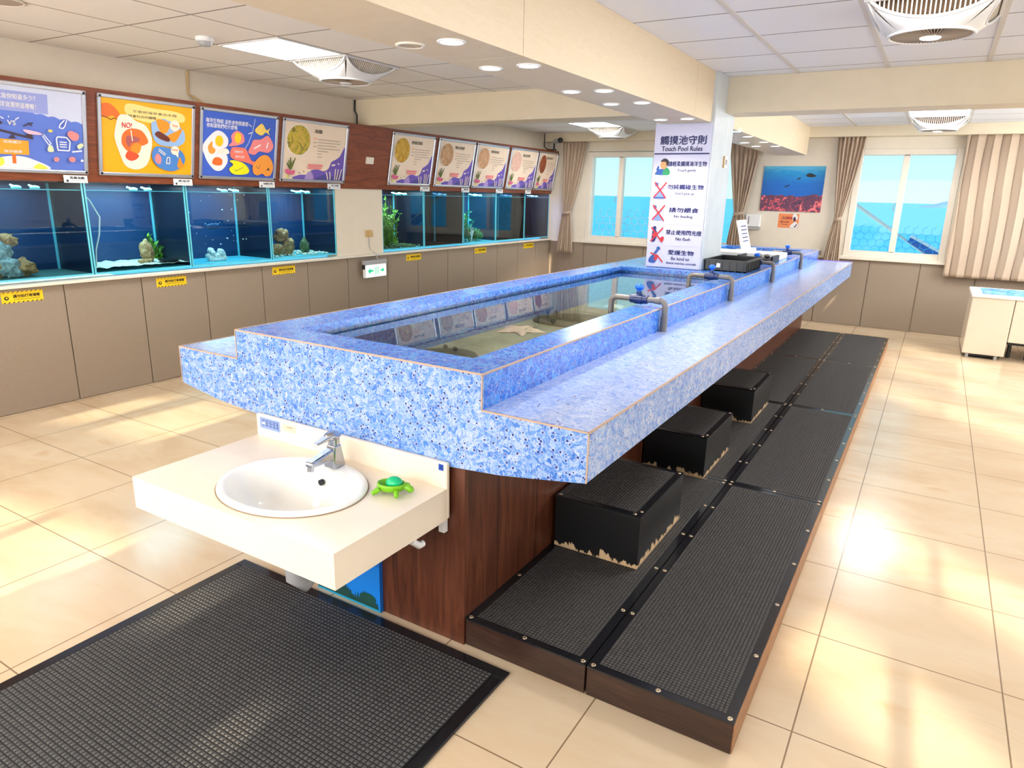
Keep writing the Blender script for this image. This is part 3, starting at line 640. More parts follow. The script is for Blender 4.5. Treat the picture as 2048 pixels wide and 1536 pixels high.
b.box(CX0+.02, CX1-.02, CY0+.02, CY0+.03, CZ0-.012, CZ0)
b.add([(CX0, CY0, CZ0), (CX1, CY0, CZ0), (CX1, CY0+.02, CZ0), (CX0, CY0+.02, CZ0)], [(0, 3, 2, 1)], False)
b.build('countertop', M['cream'], o)
MB().box(CX0, CX1, CY1, CY1+.019, CZ0, .7116).build('backsplash', M['cream'], o, bevel=.005)
prof = [(1.0, 1.0, -.004, 0), (1.0, 1.0, .006, 0), (.985, .98, .013, 0), (.95, .94, .016, 0), (.90, .87, .013, -.004), (.86, .80, .004, -.014), (.80, .72, -.02, -.022), (.72, .62, -.065, -.026), (.55, .46, -.105, -.024), (.3, .25, -.125, -.02), (.08, .09, -.132, -.018)]
vs, fs = [], []
for fx, fy, z, dy in prof: vs += [(*ell(k, ba*fx, bb*fy, dy), CZ1+z) for k in range(N)]
for i in range(len(prof)-1): fs += [(i*N+j, i*N+(j+1) % N, (i+1)*N+(j+1) % N, (i+1)*N+j) for j in range(N)]
bs = MB().add(vs, fs, True).build('basin', M['porc'], o)
MB().disc((bx, by-.018, CZ1-.134), .024, .004, 20).build('drain', M['chrome'], bs)
MB().disc((bx+.005, by+.118, CZ1-.03), .011, .012, 14, 'y').build('overflow_hole', M['dark'], bs)
cl = MB(); cl.tube([(*ell(k, ba+.002, bb+.002), CZ1+.001) for k in list(range(N))+[0]], .0022, 6, cap=False); cl.build('seal', M['caulk'], o)
fx, fy, fz = -1.733, 1.668, CZ1+.014
ft = MB()
ft.hexa([(fx-.026, fy-.032, fz), (fx+.026, fy-.032, fz), (fx+.026, fy+.03, fz), (fx-.026, fy+.03, fz), (fx-.02, fy-.018, fz+.085), (fx+.02, fy-.018, fz+.085), (fx+.02, fy+.016, fz+.085), (fx-.02, fy+.016, fz+.085)])
ft.hexa([(fx-.017, fy-.125, fz+.032), (fx+.017, fy-.125, fz+.032), (fx+.02, fy-.02, fz+.03), (fx-.02, fy-.02, fz+.03), (fx-.017, fy-.125, fz+.052), (fx+.017, fy-.125, fz+.052), (fx+.019, fy-.016, fz+.075), (fx-.019, fy-.016, fz+.075)])
fo = ft.build('faucet', M['chrome'], o, bevel=.006)
MB().tube([(fx, fy-.112, fz+.036), (fx, fy-.116, fz+.018)], .0125, 14).build('aerator', M['chrome'], fo)
MB().tube([(fx, fy, fz+.084), (fx, fy, fz+.108)], .021, 18).build('cartridge_collar', M['chrome'], fo)
lv = MB(); pts = [(.024, .0, .0), (.02, -.02, .012), (.012, -.055, .01), (.009, -.085, -.004)]
lv.ball((fx, fy-.006, fz+.118), .027, .034, .018, 3)
lv.hexa([(fx-.017, fy-.03, fz+.108), (fx+.017, fy-.03, fz+.108), (fx+.022, fy, fz+.108), (fx-.022, fy, fz+.108), (fx-.016, fy-.03, fz+.124), (fx+.016, fy-.03, fz+.124), (fx+.02, fy, fz+.13), (fx-.02, fy, fz+.13)])
lv.hexa([(fx-.01, fy-.088, fz+.103), (fx+.01, fy-.088, fz+.103), (fx+.017, fy-.03, fz+.11), (fx-.017, fy-.03, fz+.11), (fx-.01, fy-.088, fz+.11), (fx+.01, fy-.088, fz+.11), (fx+.016, fy-.03, fz+.124), (fx-.016, fy-.03, fz+.124)])
lv.build('lever', M['chrome'], fo, bevel=.003)
MB().tube([(-1.76, 1.47, .49), (-1.76, 1.47, .36), (-1.755, 1.47, .27), (-1.74, 1.50, .235), (-1.75, 1.56, .25), (-1.76, 1.59, .37), (-1.76, 1.66, .40), (-1.76, 1.785, .40)], .03, 14).build('drain_trap', M['grey'], o)
for xx in (CX0+.06, CX1-.03): MB().box(xx-.012, xx+.012, 1.55, 1.785, CZ0-.016, CZ0-.001).box(xx-.012, xx+.012, 1.765, 1.785, CZ0-.06, CZ0-.016).tube([(xx, 1.6, CZ0-.02), (xx, 1.64, CZ0-.055), (xx, 1.66, CZ0-.055)], .012, 8).build('bracket', M['white'], o)
a = Art((-2.238, CY1-.0006, .655), (1, 0, 0), (0, 0, 1), (0, -1, 0), .118, .046, .0003); a.rect(0, 0, 1, 1, colr(134, 158, 206))
for x in (.14, .34, .52, .7, .86): a.rect(x, .2, x+.05, .8, colr(90, 112, 170)); 
for y in (.3, .55, .78): a.rect(.1, y, .9, y+.06, colr(90, 112, 170))
a.rect(.14, .4, .3, .62, colr(226, 230, 240)); tag(a.build('sticker', None), 'blue printed label at the left end of the sink backsplash', 'label')
a = Art((-2.106, CY1-.0006, .668), (1, 0, 0), (0, 0, 1), (0, -1, 0), .075, .03, .0003); a.rect(0, 0, 1, 1, colr(226, 206, 178)); a.rect(.35, .6, .8, .72, colr(150, 120, 90)); a.rect(.1, .3, .85, .36, colr(200, 176, 146)); tag(a.build('sticker', None), 'small beige label beside the blue one on the backsplash', 'label')
a = Art((-1.331, CY1-.0006, .682), (1, 0, 0), (0, 0, 1), (0, -1, 0), .021, .023, .0003); a.rect(0, 0, 1, 1, colr(20, 76, 176)); a.rect(.2, .2, .8, .8, colr(14, 52, 138)); tag(a.build('sticker', None), 'tiny square blue sticker at the right end of the backsplash', 'label')

# toy turtle beside the basin
tx, ty, tz, ta = -1.432, 1.627, CZ1+.001, R(24); ct, st_ = math.cos(ta), math.sin(ta)
tp = lambda u, v, z: (tx+u*ct-v*st_, ty+u*st_+v*ct, tz+z)
o = thing('toy_turtle', (tx, ty, tz), 'green plastic toy turtle with a teal shell on the sink counter', 'toy turtle')
b = MB(); n = 28; vs = []; fs = []
for k, (r, z) in enumerate(((.55, .008), (.9, .014), (1.04, .03), (1.0, .038), (.9, .036), (.82, .024), (.5, .02))):
    vs += [tp(.047*r*math.cos(2*math.pi*i/n), .034*r*math.sin(2*math.pi*i/n), z) for i in range(n)]
for i in range(6): fs += [(i*n+j, i*n+(j+1) % n, (i+1)*n+(j+1) % n, (i+1)*n+j) for j in range(n)]
fs += [tuple(range(6*n, 7*n)), tuple(range(n-1, -1, -1))]; b.add(vs, fs, True); b.build('body', M['green'], o)
MB().ball(tp(.010, .002, .036), .029, .0245, .022, 3, rot=ta).build('shell_dome', M['teal'], o)
MB().tube([tp(.04, 0, .024), tp(.055, 0, .024), tp(.068, 0, .016), tp(.076, 0, .012)], [.008, .011, .012, .006], 12).build('head', M['green'], o)
for u, v, du, dv in ((.028, .03, .018, .026), (.026, -.03, .006, -.02), (-.03, .026, -.02, .014), (-.034, -.024, -.022, -.014)):
    MB().tube([tp(u, v, .018), tp(u+du*.5, v+dv*.5, .014), tp(u+du, v+dv, .008)], [.008, .0095, .006], 10).build('flipper', M['green'], o)
MB().tube([tp(-.044, -.01, .018), tp(-.055, -.016, .008)], .006, 10, .003).build('tail', M['green'], o)

# blue landscape print on the base below the sink
o = thing('landscape_panel', (-1.8, 1.785, .002), 'blue landscape print with dark trees leaning on the wood base under the sink', 'picture')
MB().box(-1.97, -1.63, 1.772, 1.789, .002, .47).build('board', colr(12, 104, 200), o)
a = Art((-1.97, 1.7714, .002), (1, 0, 0), (0, 0, 1), (0, -1, 0), .34, .468, .0003)
a.rect(0, 0, 1, 1, colr(12, 106, 206)); a.rect(0, 0, 1, .42, colr(18, 126, 222)); a.rect(0, 0, 1, .03, colr(16, 150, 190))
dk = colr(20, 66, 62); pts = [(0, .02)]
random.seed(3)
for k in range(26): pts += [(k/26+.005, .10+.05*random.random()+.03*math.sin(k*.7)), (k/26+.022, .08+.03*math.sin(k*.7))]
a.poly(pts+[(.95, .08), (.98, .02)], dk); a.oval(.28, .13, .07, .05, colr(24, 84, 70)); a.oval(.82, .1, .12, .045, colr(20, 74, 66))
a.build('print', o)

# ------------------------------------------------------------------ entrance mat, step platforms, step boxes
o = thing('floor_mat', (-1.71, .8, 0), 'large woven black rubber mat on the floor in front of the sink', 'mat')
mx0, mx1, my0, my1 = -2.40, -1.02, -.3, 1.745
MB().box(mx0+.045, mx1-.045, my0+.045, my1-.045, .001, .011).build('field', M['rub'], o)
MB().box(mx0, mx1, my0, my0+.046, .001, .009).box(mx0, mx1, my1-.046, my1, .001, .009).box(mx0, mx0+.046, my0+.046, my1-.046, .001, .009).box(mx1-.046, mx1, my0+.046, my1-.046, .001, .009).build('border', M['rubedge'], o, bevel=.003)
ZP = .1129
def platform(x0, x1, y0, y1, label):
    o = thing('step_platform', ((x0+x1)/2, (y0+y1)/2, 0), label, 'step platform', None)
    d = MB().box(x0, x1, y0, y1, .002, ZP-.006)
    d.build('deck', M['deck'] if x1 < -.6 else M['deck'], o, bevel=.002)
    if x1 > -.6: MB().box(x1, x1+.003, y0+.004, y1-.004, .003, ZP-.008).build('side_edge', M['deckr'], o)
    bw = .03
    MB().box(x0+bw, x1-bw, y0+bw, y1-bw, ZP-.006, ZP+.001).build('rubber_top', M['rubb'], o)
    MB().box(x0-.001, x1+.001, y0-.001, y0+bw, ZP-.007, ZP).box(x0-.001, x1+.001, y1-bw, y1+.001, ZP-.007, ZP).box(x0-.001, x0+bw, y0+bw, y1-bw, ZP-.007, ZP).box(x1-bw, x1+.001, y0+bw, y1-bw, ZP-.007, ZP).build('border', M['rubedge'], o)
    sp = [(x0+.015, y0+.015), ((x0+x1)/2, y0+.015), (x1-.015, y0+.015), (x0+.015, y1-.015), (x1-.015, y1-.015)]+[(xx, y0+(y1-y0)*k/5) for xx in (x0+.015, x1-.015) for k in (1, 2, 3, 4)]
    for sx, sy in sp: MB().lathe((sx, sy, ZP), [(.0085, 0), (.0075, .0018), (.004, .0022), (.0038, .0012), (.0001, .0012)], 12).build('screw', M['screw'], o)
QX = [-1.2426, -.764, -.757, -.2827]; QY = [1.7917, 3.591, 5.3445, 7.1346, 8.8248]
nm = ['nearest the sink', 'second from the sink', 'third from the sink', 'farthest, by the window wall']
for i in range(4):
    for j, (x0, x1) in enumerate(((QX[0], QX[1]), (QX[2], QX[3]))):
        platform(x0, x1, QY[i]+.004, QY[i+1]-.004, 'low rubber-topped platform in the row %s, %s' % (('against the pool base', 'on the open floor side')[j], nm[i]))
def stepbox(x0, x1, y0, y1, label):
    zb, zt = ZP+.002, .3534
    o = thing('step_box', ((x0+x1)/2, (y0+y1)/2, zb), label, 'step stool', None)
    MB().box(x0, x1, y0, y1, zb, zt-.008).build('body', M['worn'], o, bevel=.002)
    bw = .03
    MB().box(x0+bw, x1-bw, y0+bw, y1-bw, zt-.008, zt).build('rubber_top', M['rubb'], o)
    MB().box(x0-.001, x1+.001, y0-.001, y0+bw, zt-.009, zt-.001).box(x0-.001, x1+.001, y1-bw, y1+.001, zt-.009, zt-.001).box(x0-.001, x0+bw, y0+bw, y1-bw, zt-.009, zt-.001).box(x1-bw, x1+.001, y0+bw, y1-bw, zt-.009, zt-.001).build('border', M['rubedge'], o)
    for sx, sy in ((x0+.015, y0+.015), (x1-.03, y0+.015), (x1-.015, y0+.05), (x1-.015, y1-.02), (x0+.015, y1-.02)): MB().lathe((sx, sy, zt-.001), [(.008, 0), (.007, .0018), (.0001, .0018)], 12).build('screw', M['screw'], o)
stepbox(-1.2264, -.8418, 2.451, 3.01, 'black step box with paint worn off its lower edges, nearest the sink')
stepbox(-1.236, -.8846, 3.553, 4.102, 'middle black step box with a chipped plywood corner')
stepbox(-1.236, -.8872, 4.70, 5.278, 'black step box on the platforms farthest from the sink')

# ------------------------------------------------------------------ aquariums in the left wall
XB = -5.93
def tank(y0, y1, label, back, base, lampp, lampc, side='tside'):
    ym = (y0+y1)/2; o = thing('aquarium', (XG-.2, ym, ZT0), label, 'aquarium')
    a, b = y0+.004, y1-.004
    MB().box(XG-.008, XG, a, b, ZT0, ZT1).build('front_glass', M['tglass'], o)
    MB().box(XB, XB+.01, a, b, ZT0, ZT1).build('back_panel', M[back], o)
    MB().box(XB+.01, XG-.009, a, a+.008, ZT0, ZT1).build('side_panel', M[side], o); MB().box(XB+.01, XG-.009, b-.008, b, ZT0, ZT1).build('side_panel', M[side], o)
    MB().box(XB+.01, XG-.009, a+.008, b-.008, ZT0, ZT0+.012).build('base_panel', M[base], o)
    for y in (a, b-.012): MB().box(XG-.004, XG+.0015, y, y+.012, ZT0, ZT1).build('glass_edge', M['edge'], o)
    MB().box(XB+.011, XB+.022, b-.024, b-.009, ZT0+.012, ZT1-.01).build('glass_edge', M['edge'], o)
    MB().box(XG-.004, XG+.0015, a+.012, b-.012, ZT0, ZT0+.012).build('glass_edge', M['edge'], o)
    MB().box(XB, XG-.009, a, b, ZT1, ZT1+.008).build('hood', M['tside'], o)
    MB().add([(XB+.011, a+.009, 1.545), (XG-.01, a+.009, 1.545), (XG-.01, b-.009, 1.545), (XB+.011, b-.009, 1.545)], [(0, 1, 2, 3)]).build('water_surface', M['twater'], o)
    MB().box(XG-.014, XG-.009, a+.012, b-.012, 1.543, 1.549).build('water_line', M['edge'], o)
    nz = MB()
    for yy in (ym+.03, ym+.15): nz.ball((XG-.1, yy, 1.557), .018, .035, .016, 2).tube([(XG-.1, yy, 1.557), (XG-.22, yy+.02, 1.572)], .008, 8)
    nz.build('water_inlet', M['edge'], o)
    l = bpy.data.lights.new('aquarium_lamp', 'AREA'); l.shape = 'RECTANGLE'; l.size = .3; l.size_y = (y1-y0)*.7; l.energy = lampp*1.6; l.color = lampc
    lo = bpy.data.objects.new('aquarium_lamp', l); COL.objects.link(lo); lo.location = (XG-.2, ym, ZT1-.012)
    return o
tank(ROW1[0], ROW1[1], 'dim aquarium with a rock pile, leftmost under the blue scales poster', 'tback', 'tgreen', 2.2, (.95, .98, 1))
tank(ROW1[1], ROW1[2], 'aquarium with a white sand bed under the orange poster', 'tback', 'tbase', 5, (.9, 1, 1))
tank(ROW1[2], ROW1[3], 'blue aquarium with a cyan floor and one white coral lump', 'tback', 'tbase', 4, (.7, .92, 1))
tank(ROW1[3], ROW1[4], 'aquarium with stacked rock and pale gravel beside the exit sign', 'tback', 'tbase', 4, (.92, .98, 1))
tank(ROW2[0], ROW2[1], 'aquarium filled with bright green weed, first of the far row', 'tside', 'tbase', 5, (1, 1, .9))
tank(ROW2[1], ROW2[2], 'dark aquarium reflecting the window, left of the teal weed tank', 'tdark', 'tdark', .5, (.9, .6, .9), 'tdark')
tank(ROW2[2], ROW2[3], 'aquarium with teal weed and white coral in the far row', 'tback', 'tbase', 6, (.8, 1, 1))
tank(ROW2[3], ROW2[4], 'dark aquarium second from the corner, reflecting the window', 'tdark', 'tdark', .5, (1, .5, .8), 'tdark')
tank(ROW2[4], ROW2[5], 'purple-lit aquarium in the far row nearest the corner', 'tpurple', 'tdark', 3, (.9, .5, 1), 'tdark')
zf = ZT0+.0125
def rk(name, c, r, m, label, cat, seed, amp=.35, sub=3, grp=None):
    tag(MB().ball(c, *r, sub=sub, amp=amp, freq=1.8, seed=seed).build(name, M[m]), label, cat, grp)
# tank 1 rock pile
rk('rock', (-5.62, 2.26, zf+.07), (.08, .12, .075), 'rock', 'broad tan rock at the bottom left of the rock pile', 'rock', 1)
rk('rock', (-5.60, 2.46, zf+.055), (.07, .085, .06), 'rock', 'knobbly brown rock at the right end of the rock pile', 'rock', 2, .6)
rk('rock', (-5.57, 2.36, zf+.065), (.06, .07, .07), 'rockg', 'grey rock at the front of the rock pile', 'rock', 3, .5)
rk('rock', (-5.63, 2.33, zf+.175), (.07, .085, .07), 'rockg', 'grey veined rock in the middle of the rock pile', 'rock', 4, .4)
rk('rock', (-5.63, 2.40, zf+.255), (.04, .065, .045), 'rock', 'tan rock on top of the rock pile', 'rock', 5, .45)
# tank 2
b = MB(); nx, ny = 10, 26
vs = [(XB+.012+(XG-.012-XB-.012)*i/nx, ROW1[1]+.014+(ROW1[2]-ROW1[1]-.028)*j/ny, zf+.032+.016*noise.noise(Vector((i*.5, j*.5, 0)))) for i in range(nx+1) for j in range(ny+1)]
b.add(vs, [(i*(ny+1)+j, (i+1)*(ny+1)+j, (i+1)*(ny+1)+j+1, i*(ny+1)+j+1) for i in range(nx) for j in range(ny)], True); tag(b.build('sand_bed', M['sand']), 'white sand spread over the aquarium floor', 'sand', None, 'stuff')
rk('rock', (-5.66, 3.44, zf+.11), (.05, .05, .095), 'rock', 'single upright tan rock standing on the white sand', 'rock', 6, .4)
rk('rock', (-5.57, 3.37, zf+.05), (.03, .06, .018), 'rock', 'flat dark rock lying at the foot of the upright rock', 'rock', 7, .4)
tag(MB().lathe((-5.55, 3.56, zf+.03), [(.001, 0), (.05, .0), (.085, .02), (.088, .022), (.05, .006), (.001, .006)], 28).build('dish', M['dark']), 'shallow black dish on the white sand', 'dish')
def weed(y, x, z, n, hgt, spread, m, label, seed, name='seaweed'):
    random.seed(seed); b = MB()
    for k in range(n):
        a = random.random()*6.28; rr = spread*math.sqrt(random.random()); bx_, by_ = x+rr*.55*math.cos(a), y+rr*math.sin(a); h = hgt*(.55+.45*random.random())*(1-.35*rr/spread)
        la = random.random()*6.28; lean = .22*h; pts = []
        for j in range(6):
            t_ = j/5; pts.append((min(XG-.03, max(XB+.03, bx_+lean*t_*t_*math.cos(la)+.012*math.sin(t_*9+k))), by_+lean*t_*t_*math.sin(la)+.012*math.cos(t_*8+k), z+h*t_))
        b.tube(pts, [.004, .005, .005, .004, .003, .001], 5, cap=False)
        for j in range(1, 6):
            for q_ in range(5):
                p = Vector(pts[j]); d = Vector((random.uniform(-1, 1), random.uniform(-1, 1), random.uniform(.1, 1))).normalized()*random.uniform(.03, .065)
                s_ = d.cross(Vector((0, 0, 1))).normalized()*.011; p2 = p+d
                b.add([p, p+d*.5+s_, p2, p+d*.5-s_], [(0, 1, 2, 3)], False)
    return tag(b.build(name, M[m]), label, 'seaweed')
weed(3.62, -5.85, zf, 8, .26, .06, 'weed', 'small dark weed clump in the back corner of the sand tank', 11)
tag(MB().tube([(XG-.03, 2.905, 1.50), (XG-.05, 2.94, 1.47), (XG-.05, 3.0, 1.35), (XG-.05, 2.98, 1.22), (XG-.03, 2.93, 1.11), (XG-.03, 2.915, .98)], .006, 8).build('air_hose', M['white']), 'white air hose curving down at the left end of the sand tank', 'hose')
# tank 3
b = MB(); random.seed(5)
for k in range(14): b.ball((-5.62+random.uniform(-.04, .04), 4.08+random.uniform(-.075, .075), zf+random.uniform(.02, .09)), random.uniform(.02, .035), sub=2, amp=.3, seed=k)
b.ball((-5.62, 4.08, zf+.02), .06, .09, .03, 2); tag(b.build('coral', M['coral']), 'white lumpy coral on the cyan floor of the blue tank', 'coral')
b = MB(); random.seed(8)
for k in range(34): b.ball((random.uniform(-5.8, -5.5), random.uniform(3.75, 4.53), random.uniform(1.05, 1.53)), random.uniform(.003, .007), sub=1)
tag(b.build('bubbles', M['coral']), 'tiny white bubbles rising in the blue tank', 'bubbles', None, 'stuff')
tag(MB().ball((-5.7, 4.12, 1.24), .012, .07, .03, 2).add([(-5.7, 4.185, 1.24), (-5.7, 4.23, 1.215), (-5.7, 4.225, 1.265)], [(0, 1, 2)]).build('fish', M['tback']), 'dark fish hovering above the white coral', 'fish')
# tank 4
rk('rock', (-5.62, 4.78, zf+.06), (.06, .065, .06), 'rock', 'round tan rock at the left foot of the stacked rocks', 'rock', 12)
rk('rock', (-5.63, 4.92, zf+.085), (.06, .07, .085), 'rock', 'brown rock at the right of the stacked rocks', 'rock', 13, .4)
rk('rock', (-5.64, 4.85, zf+.20), (.05, .085, .07), 'rock', 'jagged rock on top of the stacked rocks beside the exit sign', 'rock', 14, .6)
rk('rock', (-5.64, 5.15, zf+.08), (.04, .05, .075), 'pebble', 'small green mossy rock at the right of the gravel tank', 'rock', 15, .5)
b = MB(); random.seed(4)
for k in range(150): b.ball((random.uniform(XB+.04, XG-.03), random.uniform(ROW1[3]+.04, ROW1[4]-.05), zf+.008), random.uniform(.012, .02), random.uniform(.012, .02), .012, 1, .3, seed=k)
tag(b.build('gravel', M['sand']), 'pale gravel covering the floor of the stacked rock tank', 'gravel', None, 'stuff')
# far row
weed(6.40, -5.66, zf, 64, .56, .2, 'weed', 'big bright green weed filling the first far-row tank', 21)
b = MB(); random.seed(6)
for k in range(110): b.ball((random.uniform(XB+.04, XG-.03), random.uniform(ROW2[0]+.04, ROW2[1]-.05), zf+.012), random.uniform(.016, .03), random.uniform(.016, .03), .018, 1, .3, seed=k)
tag(b.build('gravel', M['pebble']), 'mossy pebbles under the bright green weed', 'gravel', None, 'stuff')
weed(7.98, -5.66, zf, 40, .52, .2, 'weedt', 'teal green weed in the middle tank of the far row', 22)
weed(8.27, -5.60, zf, 14, .20, .1, 'weedt', 'short teal weed beside the white branching coral', 23)
b = MB(); random.seed(9)
for k in range(9):
    a = random.uniform(-.5, .5); b.tube([(-5.57, 8.12, zf), (-5.57+.02*math.sin(k), 8.12+a*.05, zf+.09), (-5.57+.03*math.sin(k*2), 8.12+a*.12, zf+random.uniform(.14, .23))], .012, 8, .005)
tag(b.build('coral', M['coral']), 'white branching coral in the teal weed tank', 'coral')

# ------------------------------------------------------------------ posters on the slanted board
def board_pt(y, s, lift=0): p = BB+bv*s; return Vector((p.x, y, p.z))+bn*lift
def poster(y0, y1, s0, s1, label, draw):
    o = thing('poster', tuple(board_pt((y0+y1)/2, s0)), label, 'poster', None)
    h = s1-s0; fw = .026
    def bar(ya, yb, sa, sb, l0, l1, mb): mb.hexa([board_pt(ya, sa, l0), board_pt(ya, sa, l1), board_pt(yb, sa, l1), board_pt(yb, sa, l0), board_pt(ya, sb, l0), board_pt(ya, sb, l1), board_pt(yb, sb, l1), board_pt(yb, sb, l0)])
    f = MB(); bar(y0, y1, s0, s0+fw, .001, .022, f); bar(y0, y1, s1-fw, s1, .001, .022, f); bar(y0, y0+fw, s0+fw, s1-fw, .001, .022, f); bar(y1-fw, y1, s0+fw, s1-fw, .001, .022, f)
    f.build('frame', M['frame'], o, bevel=.006)
    for yy in (y0+.016, y1-.016):
        for ss in (s0+.016, s1-.016): p = board_pt(yy, ss, .021); MB().tube([p, p+bn*.004], .009, 12).build('corner_screw', M['dark'], o)
    a = Art(board_pt(y0+fw, s0+fw, .010), (0, 1, 0), bv, bn, y1-y0-2*fw, h-2*fw, .0006); draw(a); a.build('print', o)
C_ = dict(bl=colr(96, 124, 214), sky=colr(206, 212, 236), lav=colr(150, 160, 222), w=colr(244, 240, 240), or_=colr(250, 164, 40), yl=colr(226, 232, 80), br=colr(64, 48, 56), pk=colr(244, 140, 140), lp=colr(236, 190, 210), pale=colr(216, 226, 180),
 og=colr(254, 178, 6), cr=colr(254, 222, 138), cm=colr(250, 232, 212), do=colr(238, 112, 36), ro=colr(222, 84, 44), pu=colr(178, 92, 90), b1=colr(150, 184, 226), b2=colr(76, 132, 204), rd=colr(226, 44, 36), ch=colr(104, 44, 32), o2=colr(248, 148, 32),
 b3=colr(64, 100, 204), yk=colr(250, 206, 10), sal=colr(246, 124, 104), yy=colr(240, 236, 16), fy=colr(250, 212, 100), or3=colr(246, 158, 58), sp=colr(246, 224, 200), vi=colr(112, 88, 184), vd=colr(82, 76, 150), vl=colr(176, 150, 208), gr=colr(112, 124, 48), gd=colr(84, 96, 44), mg=colr(214, 96, 136), tx=colr(176, 158, 136), td=colr(120, 104, 84), br2=colr(250, 240, 226))
def p_scales(a):
    a.rect(0, 0, 1, 1, C_['bl'])
    a.poly([(0, 1), (1, 1), (1, .61)]+[(1-k*.02, .61+.012*k/6+.022*abs(math.sin(k*.62))+.0016*k) for k in range(1, 50)]+[(0, .72)], C_['sky'])
    a.rect(-.0+.02, .70, .70, .94, C_['lav'])
    a.text('海底的小垃圾你知道多少？', .36, .875, .034, C_['w'], .03, .36); a.text('垃圾會跟著洋流漂到這裡喔！', .36, .775, .034, C_['w'], .03, .36)
    a.blob([(.12, 0), (.22, .1), (.40, .155), (.55, .12), (.68, .0)], C_['w']); a.blob([(.13, 0), (.2, .08), (.3, .13), (.3, .03)], C_['yl']); a.blob([(.55, .01), (.6, .07), (.67, .01)], C_['yl'])
    a.rect(.38, .06, .41, .18, C_['do']); a.poly([(.27, .17), (.52, .175), (.52, .35), (.265, .36)], C_['or_'])
    a.text('垃圾變少', .39, .325, .018, C_['w'], .03, .11); a.text('海洋健康', .39, .21, .018, C_['w'], .03, .11)
    a.line([(.22, .48), (.56, .385)], .014, C_['br']); a.oval(.24, .49, .025, .03, C_['br']); a.oval(.53, .42, .025, .03, C_['br']); a.poly([(.36, .37), (.39, .42), (.42, .37)], C_['br'])
    a.blob([(.19, .55), (.25, .59), (.32, .55), (.25, .51)], C_['br']); a.text('VS', .39, .56, .03, C_['w'], .03, .05); a.line([(.29, .63), (.33, .6)], .006, C_['w']); a.line([(.37, .62), (.37, .64)], .006, C_['w']); a.line([(.45, .63), (.42, .6)], .006, C_['w'])
    a.blob([(.48, .49), (.6, .47), (.63, .44), (.52, .44)], C_['lp']); a.line([(.48, .53), (.56, .58)], .008, C_['br']); a.line([(.52, .58), (.55, .54)], .008, C_['br'])
    a.line([(.83, .65), (.79, .59), (.78, .55), (.81, .54), (.83, .57), (.85, .65)], .007, C_['w']); a.blob([(.85, .47), (.88, .52), (.95, .48), (.94, .41), (.89, .40)], C_['pk'])
    a.line([(.76, .43), (.84, .43), (.87, .38), (.86, .26), (.76, .26), (.75, .40), (.76, .43)], .008, C_['w'])
    for y in (.30, .33, .36): a.rect(.775, y, .84, y+.012, C_['w'])
    a.blob([(.67, .24), (.68, .31), (.71, .31), (.72, .24)], C_['pale']); a.blob([(.93, .33), (.97, .37), (.99, .34), (.95, .29)], C_['pale']); a.oval(.70, .50, .02, .018, C_['fy']); a.line([(.64, .45), (.70, .34), (.68, .32), (.63, .43)], .006, C_['w'])
    a.oval(.74, .14, .024, .03, C_['pk']); a.oval(.88, .15, .03, .035, C_['pk']); a.oval(.97, .14, .014, .016, C_['w']); a.line([(.88, .25), (.97, .27)], .01, C_['w']); a.oval(.03, .33, .06, .12, C_['lp'])
